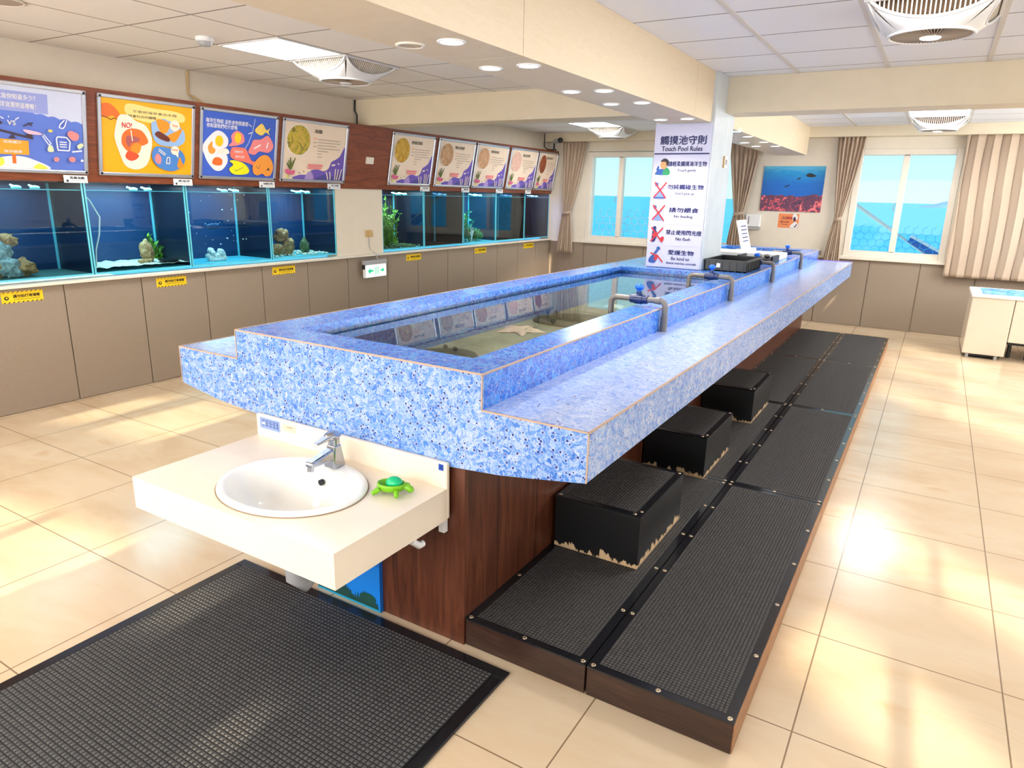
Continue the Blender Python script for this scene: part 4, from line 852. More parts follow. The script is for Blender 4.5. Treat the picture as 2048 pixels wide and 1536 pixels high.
def p_no(a):
    a.rect(0, 0, 1, 1, C_['og'])
    a.blob([(0, .9), (.08, .93), (.16, .86), (.19, .78), (.15, .74), (.12, .77), (.06, .75), (0, .76)], C_['do']); a.line([(0, .755), (.06, .74), (.1, .715), (.13, .74), (.18, .72)], .006, C_['ch'])
    a.blob([(.24, .9), (.3, .96), (.55, .93), (.8, .92), (.91, .87), (.9, .78), (.78, .77), (.6, .72), (.4, .74), (.27, .80)], C_['cr'])
    a.text('不要把海參拿出水面', .57, .86, .02, C_['td'], .02, .36); a.text('牠會吐出內臟喔', .43, .795, .02, C_['td'], .02, .22)
    a.blob([(.14, .62), (.18, .78), (.27, .8), (.36, .73), (.46, .68), (.53, .52), (.52, .3), (.47, .12), (.36, .05), (.24, .1), (.17, .3), (.13, .48)], C_['cm'])
    a.text('NO!', .26, .66, .038, C_['rd'], .04, .075)
    a.blob([(.2, .42), (.22, .55), (.30, .62), (.42, .60), (.49, .46), (.44, .4), (.38, .38), (.34, .3), (.3, .28), (.24, .33)], C_['do']); a.blob([(.25, .5), (.29, .52), (.39, .50), (.38, .44), (.31, .42), (.28, .36), (.25, .42)], C_['pu']); a.blob([(.30, .36), (.36, .43), (.41, .39), (.38, .28), (.31, .29)], C_['o2']); a.blob([(.24, .25), (.28, .31), (.38, .26), (.36, .2), (.30, .17), (.25, .2)], C_['ro'])
    a.line([(.30, .6), (.315, .45)], .008, C_['cm'])
    a.blob([(.52, .7), (.56, .76), (.66, .8), (.72, .78), (.8, .76), (.88, .68), (.91, .62), (.91, .5), (.82, .42), (.64, .42), (.55, .5)], C_['b1']); a.blob([(.58, .78), (.62, .62), (.69, .6), (.73, .7), (.7, .77)], C_['o2']); a.blob([(.70, .55), (.78, .62), (.88, .68), (.82, .52), (.77, .48)], C_['o2'])
    a.blob([(.56, .58), (.60, .62), (.66, .59), (.73, .53), (.72, .48), (.64, .5), (.58, .54)], C_['ch']); a.oval(.79, .72, .058, .08, C_['cm']); a.text('Yes', .79, .72, .018, C_['do'], .03, .05)
    a.blob([(.53, .32), (.58, .4), (.72, .39), (.84, .38), (.91, .28), (.90, .16), (.8, .06), (.68, .06), (.58, .12), (.53, .22)], C_['b2']); a.blob([(.56, .24), (.59, .3), (.63, .24), (.62, .15), (.57, .17)], C_['pk']); a.line([(.60, .37), (.68, .30), (.67, .28), (.60, .34)], .006, C_['cm']); a.line([(.69, .16), (.73, .16), (.73, .25), (.70, .25), (.69, .16)], .007, C_['cm']); a.blob([(.82, .14), (.85, .26), (.88, .18), (.91, .14), (.85, .1)], C_['o2']); a.oval(.79, .36, .05, .065, C_['cm']); a.poly([(.79, .31), (.83, .32), (.83, .25)], C_['cm']); a.text('Help', .79, .365, .018, C_['do'], .03, .055)
def p_food(a):
    a.rect(0, 0, 1, 1, C_['b3']); a.text('海洋生物說 這些食物我最愛', .32, .86, .036, C_['w'], .03, .42); a.text('你知道牠們吃什麼嗎', .25, .785, .036, C_['w'], .03, .3)
    a.blob([(.0, .44), (.05, .56), (.16, .7), (.25, .7), (.33, .6), (.32, .48), (.24, .42), (.32, .34), (.33, .22), (.26, .1), (.17, .09), (.08, .2), (.03, .32)], C_['w'])
    a.oval(.215, .555, .053, .085, C_['yk']); a.blob([(.07, .44), (.09, .5), (.125, .54), (.13, .46), (.17, .41), (.14, .35), (.09, .36)], C_['or3']); a.blob([(.13, .2), (.15, .28), (.21, .3), (.26, .26), (.25, .18), (.18, .17)], C_['do']); a.blob([(.2, .41), (.3, .45), (.35, .4), (.33, .36), (.22, .36)], C_['br2'])
    a.blob([(.37, .66), (.44, .74), (.53, .69), (.55, .58), (.48, .52), (.38, .49), (.34, .5), (.38, .56)], C_['pk']); a.oval(.46, .63, .045, .085, C_['yk'])
    a.line([(.69, .96), (.66, .75), (.61, .56), (.56, .46)], .006, C_['sky']); a.line([(.6, .86), (.645, .83)], .007, C_['w']); a.line([(.6, .71), (.655, .74)], .007, C_['w'])
    a.blob([(.69, .78), (.76, .88), (.80, .89), (.86, .8), (.91, .84), (.89, .77), (.91, .72), (.85, .76), (.80, .71), (.74, .72)], C_['fy'])
    a.blob([(.64, .52), (.68, .62), (.78, .64), (.88, .71), (.95, .62), (.97, .52), (.9, .43), (.77, .44), (.7, .38), (.61, .41)], C_['pk']); a.line([(.69, .48), (.78, .55)], .012, C_['br2']); a.line([(.87, .5), (.89, .6)], .012, C_['br2'])
    a.blob([(.37, .45), (.42, .48), (.56, .47), (.61, .38), (.66, .28), (.74, .26), (.7, .2), (.6, .24), (.42, .28), (.36, .34)], C_['sal']); a.text('魚蝦貝類', .47, .41, .02, C_['w'], .03, .09); a.text('都可以喔', .49, .33, .02, C_['w'], .03, .09)
    a.blob([(.35, .25), (.4, .27), (.5, .25), (.58, .2), (.63, .11), (.58, .05), (.42, .04), (.35, .12), (.40, .2)], C_['yy']); a.line([(.42, .11), (.45, .1), (.54, .16)], .005, C_['td'])
    a.blob([(.68, .2), (.76, .34), (.85, .39), (.93, .34), (.98, .2), (.95, .06), (.88, .03), (.82, .07), (.75, .04), (.69, .08)], C_['or3']); a.line([(.72, .2), (.76, .15), (.79, .22)], .005, C_['td']); a.poly([(.87, .12), (.91, .18), (.93, .12), (.9, .14)], C_['br'])
def p_species(title, cols, seed):
    pm = mottled('print_photo_%d' % seed, [(.3, cols[0]), (.5, cols[1]), (.7, cols[2])], 14, .5, 0, 1.5); b = len(title) > 2
    def d(a):
        a.rect(0, 0, 1, 1, C_['sp'])
        a.blob([(.2, -.0), (.26, .075), (.4, .09), (.46, .17), (.56, .19), (.66, .165), (.74, .22), (.78, .34), (.86, .4), (.92, .46), (.96, .56), (1, .6), (1.0, 0)], C_['vi'])
        a.blob([(.55, .0), (.62, .08), (.72, .1), (.8, .07), (.9, .12), (1.0, .2), (1.0, 0)], C_['vd']); a.blob([(.36, 0), (.38, .1), (.43, .15), (.48, .1), (.49, 0)], C_['vl'])
        for q, (x, y) in enumerate(((.74, 0), (.78, 0), (.86, 0), (.89, 0), (.93, 0))): a.line([(x, y+.01), (x+.01*(q-2), .1+.03*(q % 3)), (x+.02*(q-2), .16+.06*(q > 1))], .012, C_['cm'])
        a.blob([(.78, .29), (.83, .31), (.85, .29), (.8, .27)], C_['cm']); a.blob([(.88, .33), (.92, .32), (.91, .3)], C_['cm'])
        a.oval(.22, .69, .19, .275, C_['br2'], n=40); a.oval(.22, .69, .18, .26, pm, n=40)
        a.text(title, .56 if b else .52, .875, .036, C_['td'], .03, (.2 if b else .1))
        for k in range(7): a.rect(.52, .73-k*.052, .9-(.05*k if k > 3 else 0)-.06*(k % 3 == 2), .742-k*.052, C_['tx'])
        for k in range(3): a.rect(.44, .74-k*.07, .50, .752-k*.07, C_['o2'] if k == 0 else C_['tx'])
        a.rect(.38, .245, .62, .285, C_['pk']); a.rect(.38, .20, .6, .235, C_['pk'])
        for q in range(6): a.line([(.11, .17), (.05+.024*q, .28+.05*(q % 3))], .014, C_['gr'] if q % 2 else C_['gd'])
        a.blob([(.02, .14), (.06, .18), (.11, .15), (.17, .16), (.16, .09), (.08, .08)], C_['mg']); a.line([(.07, .08), (.06, .02)], .014, C_['yl']); a.line([(.11, .08), (.13, .02)], .014, C_['pale'])
        a.oval(.24, .12, .01, .014, C_['td']); a.oval(.31, .15, .01, .012, C_['td'])
    return d
PS0, PS1 = .056, .632
PL = [(2.10, 2.905, 'blue poster with weighing scales and sea litter, leftmost on the board', p_scales),
 (2.985, 3.765, 'orange poster with a red NO! and a sea cucumber drawing', p_no),
 (3.815, 4.615, 'blue poster of colourful sea foods and shells', p_food),
 (4.667, 5.513, 'cream poster with a round yellow-green animal photo beside the timber gap', p_species('海膽', ((70, 60, 40), (196, 176, 50), (222, 150, 110)), 1)),
 (6.196, 6.974, 'cream poster with a golden round photo, first of the far row', p_species('原瘤海星', ((150, 100, 20), (202, 158, 40), (222, 180, 80)), 2)),
 (7.044, 7.834, 'cream poster with a mottled tan round photo, second of the far row', p_species('麵包海星', ((130, 96, 60), (196, 150, 104), (214, 176, 136)), 3)),
 (7.869, 8.661, 'cream poster with a plain tan round photo, third of the far row', p_species('饅頭海星', ((176, 130, 84), (206, 158, 116), (220, 182, 146)), 4)),
 (8.729, 9.513, 'washed-out cream poster with a pale pink round photo', p_species('藍指海星', ((206, 160, 140), (224, 180, 160), (234, 200, 184)), 5)),
 (9.55, 10.15, 'narrow-looking cream poster with a dark red-brown round photo in the corner', p_species('棘冠海參', ((96, 44, 26), (150, 76, 44), (176, 104, 66)), 6))]
for y0, y1, lb, fn in PL: poster(y0, y1, PS0, PS1, lb, fn)
# white name tags hanging at the top right corner of each tank
TG = [(2.735, 2.90, 'white name tag with black characters on the leftmost tank', '馬糞海膽'), (3.585, 3.755, 'white name tag above the divider right of the sand tank', '黑海參'), (4.44, 4.615, 'white name tag at the right end of the coral tank', '雀鯛幼魚'), (5.29, 5.47, 'white name tag on the stacked rock tank near the exit sign', '石斑'),
      (6.80, 6.98, 'white name tag on the bright green weed tank', '海葵'), (7.66, 7.84, 'white name tag on the dark tank left of the teal weed', '蝦'), (8.50, 8.68, 'white name tag on the teal weed tank', '海馬'), (9.325, 9.49, 'white name tag on the tank second from the corner', '海星')]
for y0, y1, lb, tx_ in TG:
    o = thing('name_tag', (XG+.03, (y0+y1)/2, 1.597), lb, 'tag', None)
    MB().box(XG+.036, XG+.04, y0, y1, 1.597, 1.65).build('plate', M['white'], o)
    a = Art((XG+.0402, y0, 1.597), (0, 1, 0), (0, 0, 1), (1, 0, 0), y1-y0, .053, .0004); a.text(tx_, .56, .66, .018, M['black'], .03, (y1-y0)*.62); a.oval(.14, .25, .05, .16, M['black']); a.rect(.3, .25, .9, .29, M['grey']); a.build('print', o)
SK = [(2.215, 2.48, 'yellow warning sticker below the rock pile tank'), (3.34, 3.61, 'yellow warning sticker below the sand tank'), (4.52, 4.80, 'yellow warning sticker below the divider of the coral and rock tanks'), (6.52, 6.80, 'yellow warning sticker below the bright green weed tank'), (7.98, 8.27, 'yellow warning sticker below the teal weed tank'), (9.32, 9.62, 'yellow warning sticker below the purple-lit corner tank')]
for y0, y1, lb in SK:
    a = Art((XP+.0004, y0, .782), (0, 1, 0), (0, 0, 1), (1, 0, 0), y1-y0, .078, .0004); a.rect(0, 0, 1, 1, M['yellow'])
    for k in range(9):
        x = .03+k*.11; a.poly([(x, .9), (x+.05, 1), (x+.075, 1), (x+.035, .9)], M['black'], k == 0); a.poly([(x, 0), (x+.03, .1), (x+.07, .1), (x+.035, 0)], M['black'], False)
    a.oval(.12, .45, .055, .17, M['black']); a.oval(.125, .47, .025, .07, M['yellow']); a.text('請勿拍打玻璃喔', .6, .58, .022, M['black'], .04, (y1-y0)*.64); a.rect(.28, .28, .92, .31, M['black'])
    tag(a.build('warning_sticker', None), lb, 'sticker')
# exit sign, outlet, plate, conduits on the left wall
o = thing('exit_sign', (XL+.02, 5.9, .64), 'white exit sign with green arrows hanging below the ledge', 'exit sign')
MB().box(XL+.004, XL+.045, 5.715, 6.06, .655, .80).build('housing', M['white'], o, bevel=.004); MB().box(XL-.001, XL+.05, 5.71, 6.065, .80, .845).build('top_cover', M['grey'], o, bevel=.003); MB().box(XL+.01, XL+.04, 5.700, 5.715, .75, .80).build('end_cap', M['dark'], o)
a = Art((XL+.0455, 5.722, .662), (0, 1, 0), (0, 0, 1), (1, 0, 0), .331, .132, .0004); a.rect(0, 0, 1, 1, M['exitw'])
a.poly([(.08, .5), (.22, .78), (.22, .6), (.36, .6), (.36, .42), (.22, .42), (.22, .22)], M['exitg']); a.poly([(.92, .5), (.80, .72), (.80, .58), (.70, .58), (.70, .42), (.80, .42), (.80, .28)], M['exitg'])
for x in (.42, .5, .58): a.rect(x, .2, x+.035, .82, M['exitg'])
a.build('face', o)
MB().tube([(XG+.02, 5.9, 1.09), (XG+.02, 5.90, 1.0), (XG+.022, 5.912, .95), (XL+.01, 5.93, .912), (XL+.02, 5.94, .86), (XL+.02, 5.94, .845)], .005, 8).build('cord', M['grey'], o)
o = thing('outlet', (XG+.03, 5.9, 1.09), 'ochre power outlet on the cream wall above the exit sign', 'outlet')
MB().box(XG+.013, XG+.032, 5.85, 5.95, 1.092, 1.165).build('plate', M['wood2'], o, bevel=.003); MB().box(XG+.032, XG+.05, 5.885, 5.915, 1.11, 1.145).build('plug', M['wood2'], o)
o = thing('wall_plate', tuple(board_pt(5.88, .29)), 'small cream plate in the timber gap between the two poster rows', 'wall plate')
p0 = [board_pt(y, s, l) for s in (.27, .34) for (y, l) in ((5.82, .001), (5.82, .016), (5.93, .016), (5.93, .001))]
MB().hexa([p0[0], p0[1], p0[2], p0[3], p0[4], p0[5], p0[6], p0[7]]).build('plate', M['ivory'], o)
tag(MB().tube([(XW+.012, 3.86, ZC-.002), (XW+.012, 3.85, 2.33), (XW+.03, 3.87, 2.315), (XW+.06, 3.95, 2.262)], .008, 8).build('conduit', M['wood2']), 'tan cable conduit above the orange poster', 'cable')
tag(MB().tube([(XW+.012, 5.81, ZC-.002), (XW+.014, 5.80, 2.40), (XW+.03, 5.815, 2.36), (XW+.03, 5.81, 2.256)], .008, 8).build('conduit', M['dark']), 'dark cable running down beside the crossing beam', 'cable')
tag(MB().tube([(XW+.02, 10.0, ZC-.002), (XW+.02, 10.0, 2.32), (XW+.06, 10.02, 2.28), (XW+.16, 10.06, 2.262)], .008, 8).build('conduit', M['dark']), 'dark cable in the far corner beside the security camera', 'cable')
o = thing('security_camera', (-5.24, 9.93, 2.26), 'small dark security camera on a bracket in the far corner', 'security camera')
MB().tube([(-5.28, 9.95, 2.256), (-5.28, 9.95, 2.36), (-5.22, 9.93, 2.385)], .014, 10).disc((-5.28, 9.95, 2.254), .035, .02, 16).build('bracket', M['dark'], o)
MB().tube([(-5.27, 9.95, 2.385), (-5.17, 9.90, 2.395)], .035, 16).build('body', M['grey'], o); MB().ball((-5.145, 9.885, 2.398), .04, sub=3).build('lens', M['dark'], o)

# ------------------------------------------------------------------ ceiling fixtures
def panel_light(x0, x1, y0, y1, label):
    o = thing('ceiling_light', ((x0+x1)/2, (y0+y1)/2, ZC), label, 'ceiling light', None)
    f = MB(); z0 = ZC-.008; w_ = .018
    f.box(x0, x1, y0, y0+w_, z0, ZC-.001).box(x0, x1, y1-w_, y1, z0, ZC-.001).box(x0, x0+w_, y0+w_, y1-w_, z0, ZC-.001).box(x1-w_, x1, y0+w_, y1-w_, z0, ZC-.001).build('frame', M['white'], o)
    MB().box(x0+w_, x1-w_, y0+w_, y1-w_, ZC-.006, ZC-.001).build('diffuser', M['lamp'], o)
panel_light(-4.32, -3.742, 3.29, 3.865, 'glowing square ceiling light over the left aisle, beside the near fan')
panel_light(-4.40, -3.86, 8.62, 9.215, 'glowing square ceiling light near the far left corner')
panel_light(-.46, .11, 8.5, 9.09, 'glowing square ceiling light above the far right window')
panel_light(-.46, .11, 3.31, 3.88, 'glowing square ceiling light over the right floor')
panel_light(-4.32, -3.742, .3, .875, 'unseen square ceiling light added over the near left aisle')  # out-of-view panel added to help light the near room
panel_light(1.9, 2.47, 8.5, 9.09, 'unseen square ceiling light added in the far right corner')  # extra panel out of view, added to brighten the far end
def fan(cx, cy, label, hw=.285, lit=True):
    o = thing('ceiling_fan', (cx, cy, ZC-.13), label, 'ceiling fan')
    z = ZC-.002; f = MB(); e_ = hw
    f.box(cx-e_, cx+e_, cy-e_, cy-e_+.016, z-.010, z).box(cx-e_, cx+e_, cy+e_-.016, cy+e_, z-.010, z).box(cx-e_, cx-e_+.016, cy-e_+.016, cy+e_-.016, z-.010, z).box(cx+e_-.016, cx+e_, cy-e_+.016, cy+e_-.016, z-.010, z).build('frame', M['white'], o)
    MB().box(cx-e_+.016, cx+e_-.016, cy-e_+.016, cy+e_-.016, z-.004, z).build('housing', M['grd'], o)
    rb = .19; zb = ZC-.122; b = MB(); nu, nv = 14, 5; e2 = hw-.016
    arch = lambda u: (u*e2*(.96), -e2+.05*(1-u*u), z-.008-.075*(1-u*u)**.8)
    for q in range(4):
        c, s_ = math.cos(q*math.pi/2), math.sin(q*math.pi/2); rot = lambda p: (cx+p[0]*c-p[1]*s_, cy+p[0]*s_+p[1]*c, p[2])
        vs = []; fs = []
        for i in range(nu+1):
            u = -1+2*i/nu; p0_ = Vector(arch(u)); an = u*math.pi/4; p1_ = Vector((rb*math.sin(an), -rb*math.cos(an), zb))
            for j in range(nv+1):
                t_ = j/nv; p = p0_.lerp(p1_, t_); p.z = p0_.z+(p1_.z-p0_.z)*t_**.8; vs.append(rot(p))
        fs = [(i*(nv+1)+j, i*(nv+1)+j+1, (i+1)*(nv+1)+j+1, (i+1)*(nv+1)+j) for i in range(nu) for j in range(nv)]
        b.add(vs, fs, True)
        b.tube([rot(arch(-1+2*i/nu)) for i in range(nu+1)], .007, 8)
        g = MB()
        for i in range(1, 27):
            u = -1+2*i/27; p = arch(u); zt = z-.003
            g.hexa([rot((p[0]-.0028, p[1]+.012, p[2]-.002)), rot((p[0]+.0028, p[1]+.012, p[2]-.002)), rot((p[0]+.0028, p[1]+.03, p[2]-.002)), rot((p[0]-.0028, p[1]+.03, p[2]-.002)), rot((p[0]-.0028, -e2+.004, zt)), rot((p[0]+.0028, -e2+.004, zt)), rot((p[0]+.0028, -e2+.02, zt)), rot((p[0]-.0028, -e2+.02, zt))])
        g.slot(1); vs = []
        for i in range(nu+1): u = -1+2*i/nu; p = arch(u); vs += [rot((p[0], p[1]+.034, p[2])), rot((p[0], -e2+.03, z-.004))]
        g.add(vs, [(2*i, 2*i+1, 2*i+3, 2*i+2) for i in range(nu)], False); g.build('intake_grille', [M['ivory'], M['grd']], o)
        tri = MB(); an = math.pi/4; k0 = Vector((math.sin(an)*rb*1.06, -math.cos(an)*rb*1.06, zb+.014)); d_ = Vector((.7, -.7, 0)); s2 = Vector((.7, .7, 0))
        tri.add([rot(k0+s2*.028+d_*.006-Vector((0, 0, .003))), rot(k0-s2*.028+d_*.006-Vector((0, 0, .003))), rot(k0+d_*.03+Vector((0, 0, .022)))], [(0, 1, 2)], False)
        tri.build('vent_slot', M['black'], o)
    b.build('body', M['white'], o)
    MB().lathe((cx, cy, zb), [(rb, .0), (rb+.003, -.006), (rb-.006, -.012), (rb-.014, -.006), (rb-.014, .004)], 48).build('ring', M['white'], o)
    g = MB(); g.disc((cx, cy, zb-.001), rb-.012, .004, 40); g.slot(1)
    for i in range(60):
        a_ = 2*math.pi*i/60; d = Vector((math.cos(a_), math.sin(a_), 0)); n_ = Vector((-d.y, d.x, 0)); p = Vector((cx, cy, zb)); 
        q0, q1 = p+d*.045+n_*.012, p+d*(rb-.014)
        nn_ = (q1-q0).cross(Vector((0, 0, 1))).normalized()*.0022
        g.hexa([q0-nn_+Vector((0, 0, -.014)), q0+nn_+Vector((0, 0, -.014)), q1+nn_+Vector((0, 0, -.006)), q1-nn_+Vector((0, 0, -.006)), q0-nn_, q0+nn_, q1+nn_, q1-nn_])
    g.build('guard', [M['grd'], M['guard']], o)
    MB().lathe((cx, cy, zb), [(.046, -.004), (.046, -.016), (.040, -.02), (.001, -.021)], 28).build('lamp_lens', M['ledf'] if lit else M['white'], o)
fan(-.178, 4.185, 'white square ceiling fan with a lit centre above the right floor')
fan(-4.03, 4.175, 'white square ceiling fan over the left aisle, beside the glowing panel', .285, False)
fan(-4.13, 9.52, 'white square ceiling fan near the far left corner', .285, False)
fan(-.175, 9.40, 'white square ceiling fan close to the far right window', .285)
def downlight(x, y, z, label):
    o = thing('downlight', (x, y, z-.006), label, 'downlight', None)
    MB().lathe((x, y, z), [(.056, 0), (.056, -.004), (.05, -.006), (.043, -.004), (.043, 0)], 28).build('ring', M['white'], o)
    MB().disc((x, y, z-.003), .0425, .002, 24).build('lens', M['led'], o)
    l = bpy.data.lights.new('downlight_beam', 'SPOT'); l.energy = 16; l.spot_size = R(110); l.spot_blend = .8; l.shadow_soft_size = .04; l.color = (1, .97, .92)
    lo = bpy.data.objects.new('downlight_beam', l); COL.objects.link(lo); lo.location = (x, y, z-.02)
DL = [(-1.71, 2.35, 'nearest round downlight under the pale beam, beside the round vent'), (-1.885, 2.90, 'second round downlight row from the near end, left one'), (-1.69, 2.91, 'second round downlight row from the near end, right one'), (-1.875, 3.71, 'third round downlight row from the near end, left one'), (-1.69, 3.74, 'third round downlight row from the near end, right one'), (-1.88, 4.28, 'fourth round downlight row from the near end, left one'), (-1.675, 4.28, 'fourth round downlight row from the near end, right one'), (-1.895, 5.24, 'left of the two round downlights just before the rules pillar'), (-1.69, 5.23, 'right of the two round downlights just before the rules pillar')]
for x, y, lb in DL: downlight(x, y, BZ, lb)
DF = [(-1.63, 6.43, 'downlight right behind the pillar, seen past its right edge'), (-1.66, 6.97, 'second downlight behind the pillar on the right side'), (-1.86, 7.70, 'third downlight row behind the pillar, left one'), (-1.66, 7.67, 'third downlight row behind the pillar, right one'), (-1.86, 8.23, 'left downlight of the last row before the window wall'), (-1.66, 8.27, 'right downlight of the last row before the window wall')]
for x, y, lb in DF: downlight(x, y, BZ+.01, lb)
o = thing('round_vent', (-1.9, 2.336, BZ-.006), 'round beige vent grille under the beam beside the nearest downlight', 'vent')
MB().lathe((-1.9, 2.336, BZ), [(.06, 0), (.06, -.004), (.052, -.007), (.044, -.004), (.044, 0)], 28).build('ring', M['ivory'], o)
g = MB()
for k in range(7): x = -.036+k*.012; hw = math.sqrt(.042**2-x*x); g.box(-1.9-hw, -1.9+hw, 2.336+x-.003, 2.336+x+.003, BZ-.004, BZ-.001)
g.build('grille', M['guard'], o)
o = thing('smoke_detector', (-4.2, 3.1, ZC-.05), 'white round smoke detector on the ceiling left of the glowing panel', 'smoke detector')
MB().lathe((-4.2, 3.1, ZC), [(.055, -.0005), (.055, -.022), (.05, -.026), (.045, -.026)], 28).build('base', M['white'], o); MB().lathe((-4.2, 3.1, ZC), [(.044, -.026), (.042, -.045), (.03, -.052), (.001, -.053)], 28).build('sensor', M['grey'], o)
o = thing('ceiling_speaker', (-4.40, 2.04, ZC-.01), 'round ceiling speaker at the upper left corner of the view', 'speaker')
MB().lathe((-4.40, 2.04, ZC), [(.11, -.0005), (.11, -.006), (.10, -.009), (.095, -.006)], 32).build('rim', M['ivory'], o); MB().disc((-4.40, 2.04, ZC-.006), .095, .004, 32).build('grille', M['guard'], o)

# ------------------------------------------------------------------ curtains
def curtain(prof, folds, amp, label, y=YB-.115, tie=None):
    zs = sorted(prof, key=lambda p: -p[0]); o = thing('curtain', ((zs[-1][1]+zs[-1][2])/2, y, zs[-1][0]), label, 'curtain', None)
    NX, NZ = folds*10, 40; vs = []
    for j in range(NZ+1):
        z = zs[0][0]+(zs[-1][0]-zs[0][0])*j/NZ
        for a_, b_ in zip(zs, zs[1:]):
            if b_[0] <= z <= a_[0]+1e-9:
                t_ = (a_[0]-z)/(a_[0]-b_[0]); e_ = a_[3] if len(a_) > 3 else 1; t2 = t_**e_; xl = a_[1]+(b_[1]-a_[1])*t2; xr = a_[2]+(b_[2]-a_[2])*t2; break
        wd = xr-xl
        for i in range(NX+1):
            u = i/NX; am = min(amp, wd/folds*.55)
            ph = u*folds*2*math.pi+.5*math.sin(j*.12+u*5); vs.append((xl+wd*(u+.25/folds*math.sin(2*ph)*.35), y+am*math.sin(ph)+.006*math.sin(u*17+j*.2), z))
    n = NX+1; fs = [(j*n+i, j*n+i+1, (j+1)*n+i+1, (j+1)*n+i) for j in range(NZ) for i in range(NX)]
    c = MB().add(vs, fs, True).build('fabric', M['curtain'], o)
    sm = c.modifiers.new('thick', 'SOLIDIFY'); sm.thickness = .003
    if tie:
        z, x0, x1 = tie; pts = [((x0+x1)/2+(x1-x0)*.56*math.cos(a_), y+.055*math.sin(a_), z+.012*math.cos(a_)) for a_ in [k*math.pi/12 for k in range(25)]]
        tb = MB()
        for (xa, ya, za), (xb, yb, zb_) in zip(pts, pts[1:]): tb.add([(xa, ya, za-.022), (xb, yb, zb_-.022), (xb, yb, zb_+.022), (xa, ya, za+.022)], [(0, 1, 2, 3)], True)
        tb.build('tieback', M['curtain'], o).modifiers.new('thick', 'SOLIDIFY').thickness = .004
curtain([(2.392, -5.20, -4.775, 1.25), (1.32, -5.155, -5.02, .7), (.70, -5.235, -4.95)], 7, .022, 'taupe curtain tied back beside the far left window', tie=(1.32, -5.155, -5.02))
curtain([(2.392, -2.63, -2.19, 1.25), (1.40, -2.475, -2.35, .7), (.70, -2.56, -2.22)], 7, .022, 'taupe curtain tied back between the pillar and the coral poster', tie=(1.40, -2.475, -2.35))
curtain([(2.392, -1.265, -.935, 1.3), (1.376, -1.18, -1.095, .7), (.70, -1.26, -1.04)], 7, .022, 'taupe curtain tied back between the coral poster and the right window', tie=(1.376, -1.18, -1.095))
curtain([(2.392, .125, 1.9), (.74, .155, 1.9)], 11, .018, 'wide taupe curtain hanging loose right of the right window')

# ------------------------------------------------------------------ things on the back wall
YW = YB-.001
o = thing('reef_picture', (-1.765, YB-.01, 1.45), 'unframed blue print of a pink coral reef on the back wall', 'picture')
MB().box(-2.155, -1.375, YB-.012, YW, 1.452, 2.04).build('print', M['reef'], o)
a = Art((-2.155, YB-.0124, 1.452), (1, 0, 0), (0, 0, 1), (0, -1, 0), .78, .588, .0003); fk = colr(24, 34, 40)
a.blob([(.70, .8), (.75, .85), (.83, .82), (.86, .78), (.79, .76), (.73, .77)], fk); a.blob([(.56, .71), (.6, .75), (.63, .75), (.59, .71)], fk); a.blob([(.36, .545), (.42, .58), (.46, .595), (.42, .55)], fk); a.build('fish_print', o)
a = Art((-1.893, YB-.0008, 1.235), (1, 0, 0), (0, 0, 1), (0, -1, 0), .265, .187, .0005); nk = colr(60, 40, 60)
a.rect(0, 0, 1, 1, colr(244, 142, 84)); a.text('小心', .3, .7, .045, nk, .04, .07); a.text('階梯', .56, .7, .04, M['red'], .03, .07); a.text('請小心行走', .33, .42, .02, nk, .02, .11); a.rect(.16, .24, .5, .27, nk); a.blob([(.7, .95), (.85, .98), (.95, .7), (.8, .5), (.7, .6)], C_['w']); a.blob([(.72, .65), (.8, .8), (.86, .6), (.8, .45)], nk); a.blob([(.6, .05), (.7, .3), (.86, .45), (.98, .25), (.95, .02)], C_['w']); a.blob([(.78, .1), (.86, .16), (.9, .32), (.93, .2), (.86, .06)], nk)
tag(a.build('notice', None), 'small orange notice below the reef picture', 'notice')
o = thing('towel_dispenser', (-2.215, YB-.06, 1.19), 'white paper towel dispenser on the back wall left of the orange notice', 'dispenser')
MB().box(-2.31, -2.115, YB-.10, YW, 1.235, 1.40).build('cover', M['white'], o, bevel=.008); MB().box(-2.305, -2.12, YB-.09, YW, 1.195, 1.233).build('tray', M['grey'], o, bevel=.004); MB().box(-2.27, -2.262, YB-.1025, YB-.10, 1.27, 1.375).build('window_slot', M['black'], o)
tag(MB().box(-1.36, -1.285, YB-.05, YB-.035, .90, .955).build('wall_socket', M['hazel']), 'small grey socket on the back wall behind the pool corner', 'socket')

# ------------------------------------------------------------------ display table at the right
o = thing('display_table', (.85, 9.2, 0), 'white display table with a lit blue screen in its top', 'display table')
KX0, KX1, KX2, KY0, KY1, KZ = .433, .812, 1.75, 8.825, 9.62, .685
MB().box(KX0, KX1, KY0, KY1, .045, KZ-.035).build('pedestal', M['cream'], o, bevel=.006)
MB().box(KX1+.006, KX2, KY0, KY1, .205, KZ-.035).build('body', M['cream'], o, bevel=.006)
MB().box(KX0-.012, KX2+.01, KY0-.015, KY1+.01, KZ-.034, KZ).build('top', M['white'], o, bevel=.008)
MB().box(KX0+.09, KX2-.08, KY0+.08, KY1-.08, KZ, KZ+.003).build('screen', M['screen'], o)
MB().box(KX0+.03, KX1-.03, KY0+.04, KY1-.03, .02, .044).build('plinth', M['dark'], o)
for xx in (KX0+.05, KX1-.07):
    for yy in (KY0+.025, KY1-.05): MB().disc((xx, yy, .001), .018, .043, 14).build('caster', M['grey'], o)
MB().tube([(KX1+.05, 9.0, .015), (KX1+.05, 9.0, .2)], .02, 10).tube([(KX1+.25, 9.0, .015), (KX1+.25, 9.0, .2)], .06, 14).box(KX1+.02, KX1+.9, 8.95, 9.4, .16, .204).build('underframe', M['dark'], o)

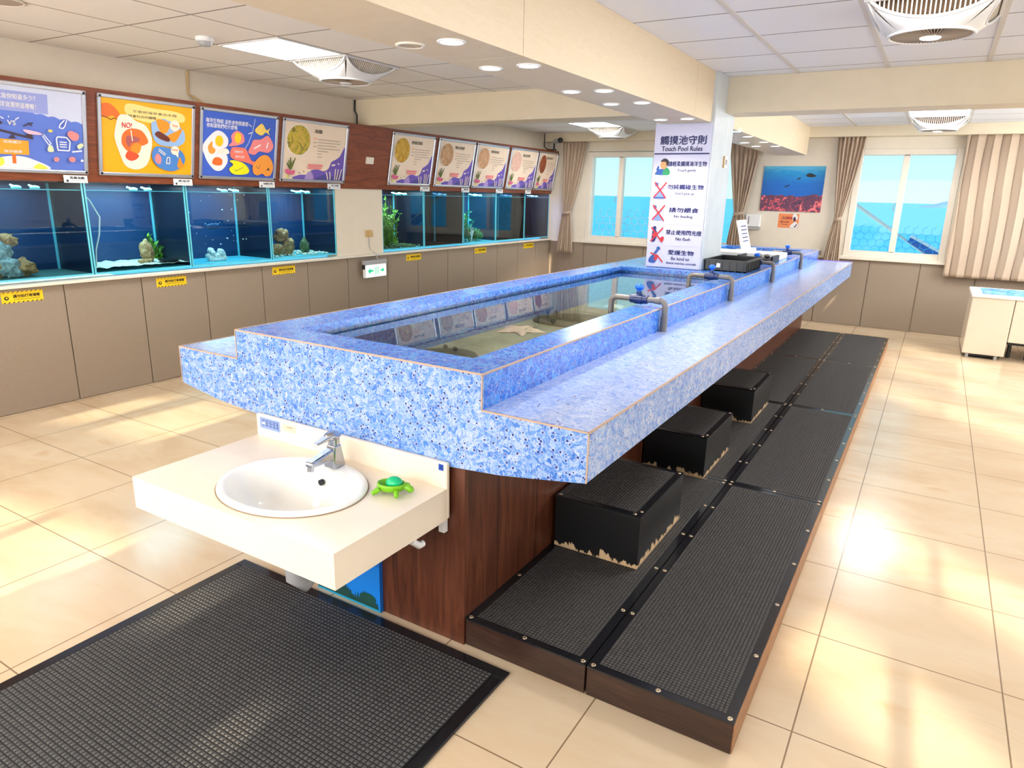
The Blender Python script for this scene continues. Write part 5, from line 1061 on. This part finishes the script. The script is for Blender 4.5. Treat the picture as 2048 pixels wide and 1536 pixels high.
# ------------------------------------------------------------------ outside: sea, headland, mast, netting
tag(MB().add([(-40000, 60, -12), (40000, 60, -12), (40000, 50000, -12), (-40000, 50000, -12)], [(0, 1, 2, 3)]).build('sea', M['sea'], origin=(0, 60, -12)), 'turquoise sea stretching to the horizon outside the windows', 'sea', None, 'stuff')
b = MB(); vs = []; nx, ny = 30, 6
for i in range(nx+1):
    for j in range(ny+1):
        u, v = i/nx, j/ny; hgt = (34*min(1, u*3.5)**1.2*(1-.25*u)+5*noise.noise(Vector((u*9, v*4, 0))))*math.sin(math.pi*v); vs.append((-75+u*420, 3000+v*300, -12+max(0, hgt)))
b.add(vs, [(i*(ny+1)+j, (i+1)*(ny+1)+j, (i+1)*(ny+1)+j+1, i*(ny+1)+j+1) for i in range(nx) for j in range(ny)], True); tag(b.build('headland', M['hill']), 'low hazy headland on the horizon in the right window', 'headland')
o = thing('signal_boom', (-.5, 13, .5), 'pale sloping boom with a blue awning outside the right window', 'boom')
MB().tube([(-2.2, 13, 2.21), (-.585, 13, 1.135)], .028, 10).tube([(-.6, 13, 1.145), (.6, 13, .35)], .018, 10).build('pole', M['pole'], o)
MB().hexa([(-.387, 12.9, 1.005), (.25, 12.9, .62), (.25, 13.5, .62), (-.387, 13.5, 1.005), (-.345, 12.9, 1.085), (.30, 12.9, .745), (.30, 13.5, .745), (-.345, 13.5, 1.085)]).build('awning', M['awn'], o)
MB().hexa([(-.36, 12.88, 1.08), (.30, 12.88, .74), (.30, 13.52, .74), (-.36, 13.52, 1.08), (-.355, 12.88, 1.095), (.305, 12.88, .755), (.305, 13.52, .755), (-.355, 13.52, 1.095)]).build('awning_edge', M['white'], o)
def hexnet(x0, x1, z0, z1, s, r, y, label, m):
    b = MB(); dx = s*math.sqrt(3); row = 0; z = z0
    while z < z1:
        x = x0+(dx/2 if row % 2 else 0)
        while x < x1:
            c = [(x, z+s), (x-dx/2, z+s/2), (x-dx/2, z-s/2), (x, z-s)]
            for (xa, za), (xb, zb_) in zip(c, c[1:]): b.tube([(xa, y+.015*math.sin(xa*3+za*2), za), (xb, y+.015*math.sin(xb*3+zb_*2), zb_)], r, 4, cap=False)
            x += dx
        z += 1.5*s; row += 1
    tag(b.build('safety_net', m), label, 'net')
hexnet(-4.75, -3.65, .8, 1.36, .07, .006, YB+.42, 'pale hexagonal netting outside the far left window', M['net'])
hexnet(-1.1, .2, .8, 1.32, .06, .003, YB+.42, 'thin hexagonal netting outside the right window', M['sea'])

# ------------------------------------------------------------------ groups of repeated things
GROUPS = dict(aquarium='aquariums in the left wall', poster='posters on the slanted board', name_tag='name tags on the tanks', warning_sticker='yellow warning stickers below the tanks', ceiling_light='square ceiling lights', ceiling_fan='square ceiling fans', downlight='round downlights under the beam', curtain='curtains on the window wall',
  step_platform='rubber-topped platforms beside the pool', step_box='black step boxes on the platforms', water_pipe='water pipes over the pool rim', rock='rocks in the aquariums', seaweed='weed in the aquariums', coral='corals in the aquariums', starfish='starfish in the touch pool', stingray='rays in the touch pool', sticker='labels on the sink backsplash', conduit='cables on the left wall', safety_net='nets outside the windows')
for o in list(S.objects):
    g = GROUPS.get(o.name.split('.')[0])
    if g and not o.parent and 'label' in o: o['group'] = g
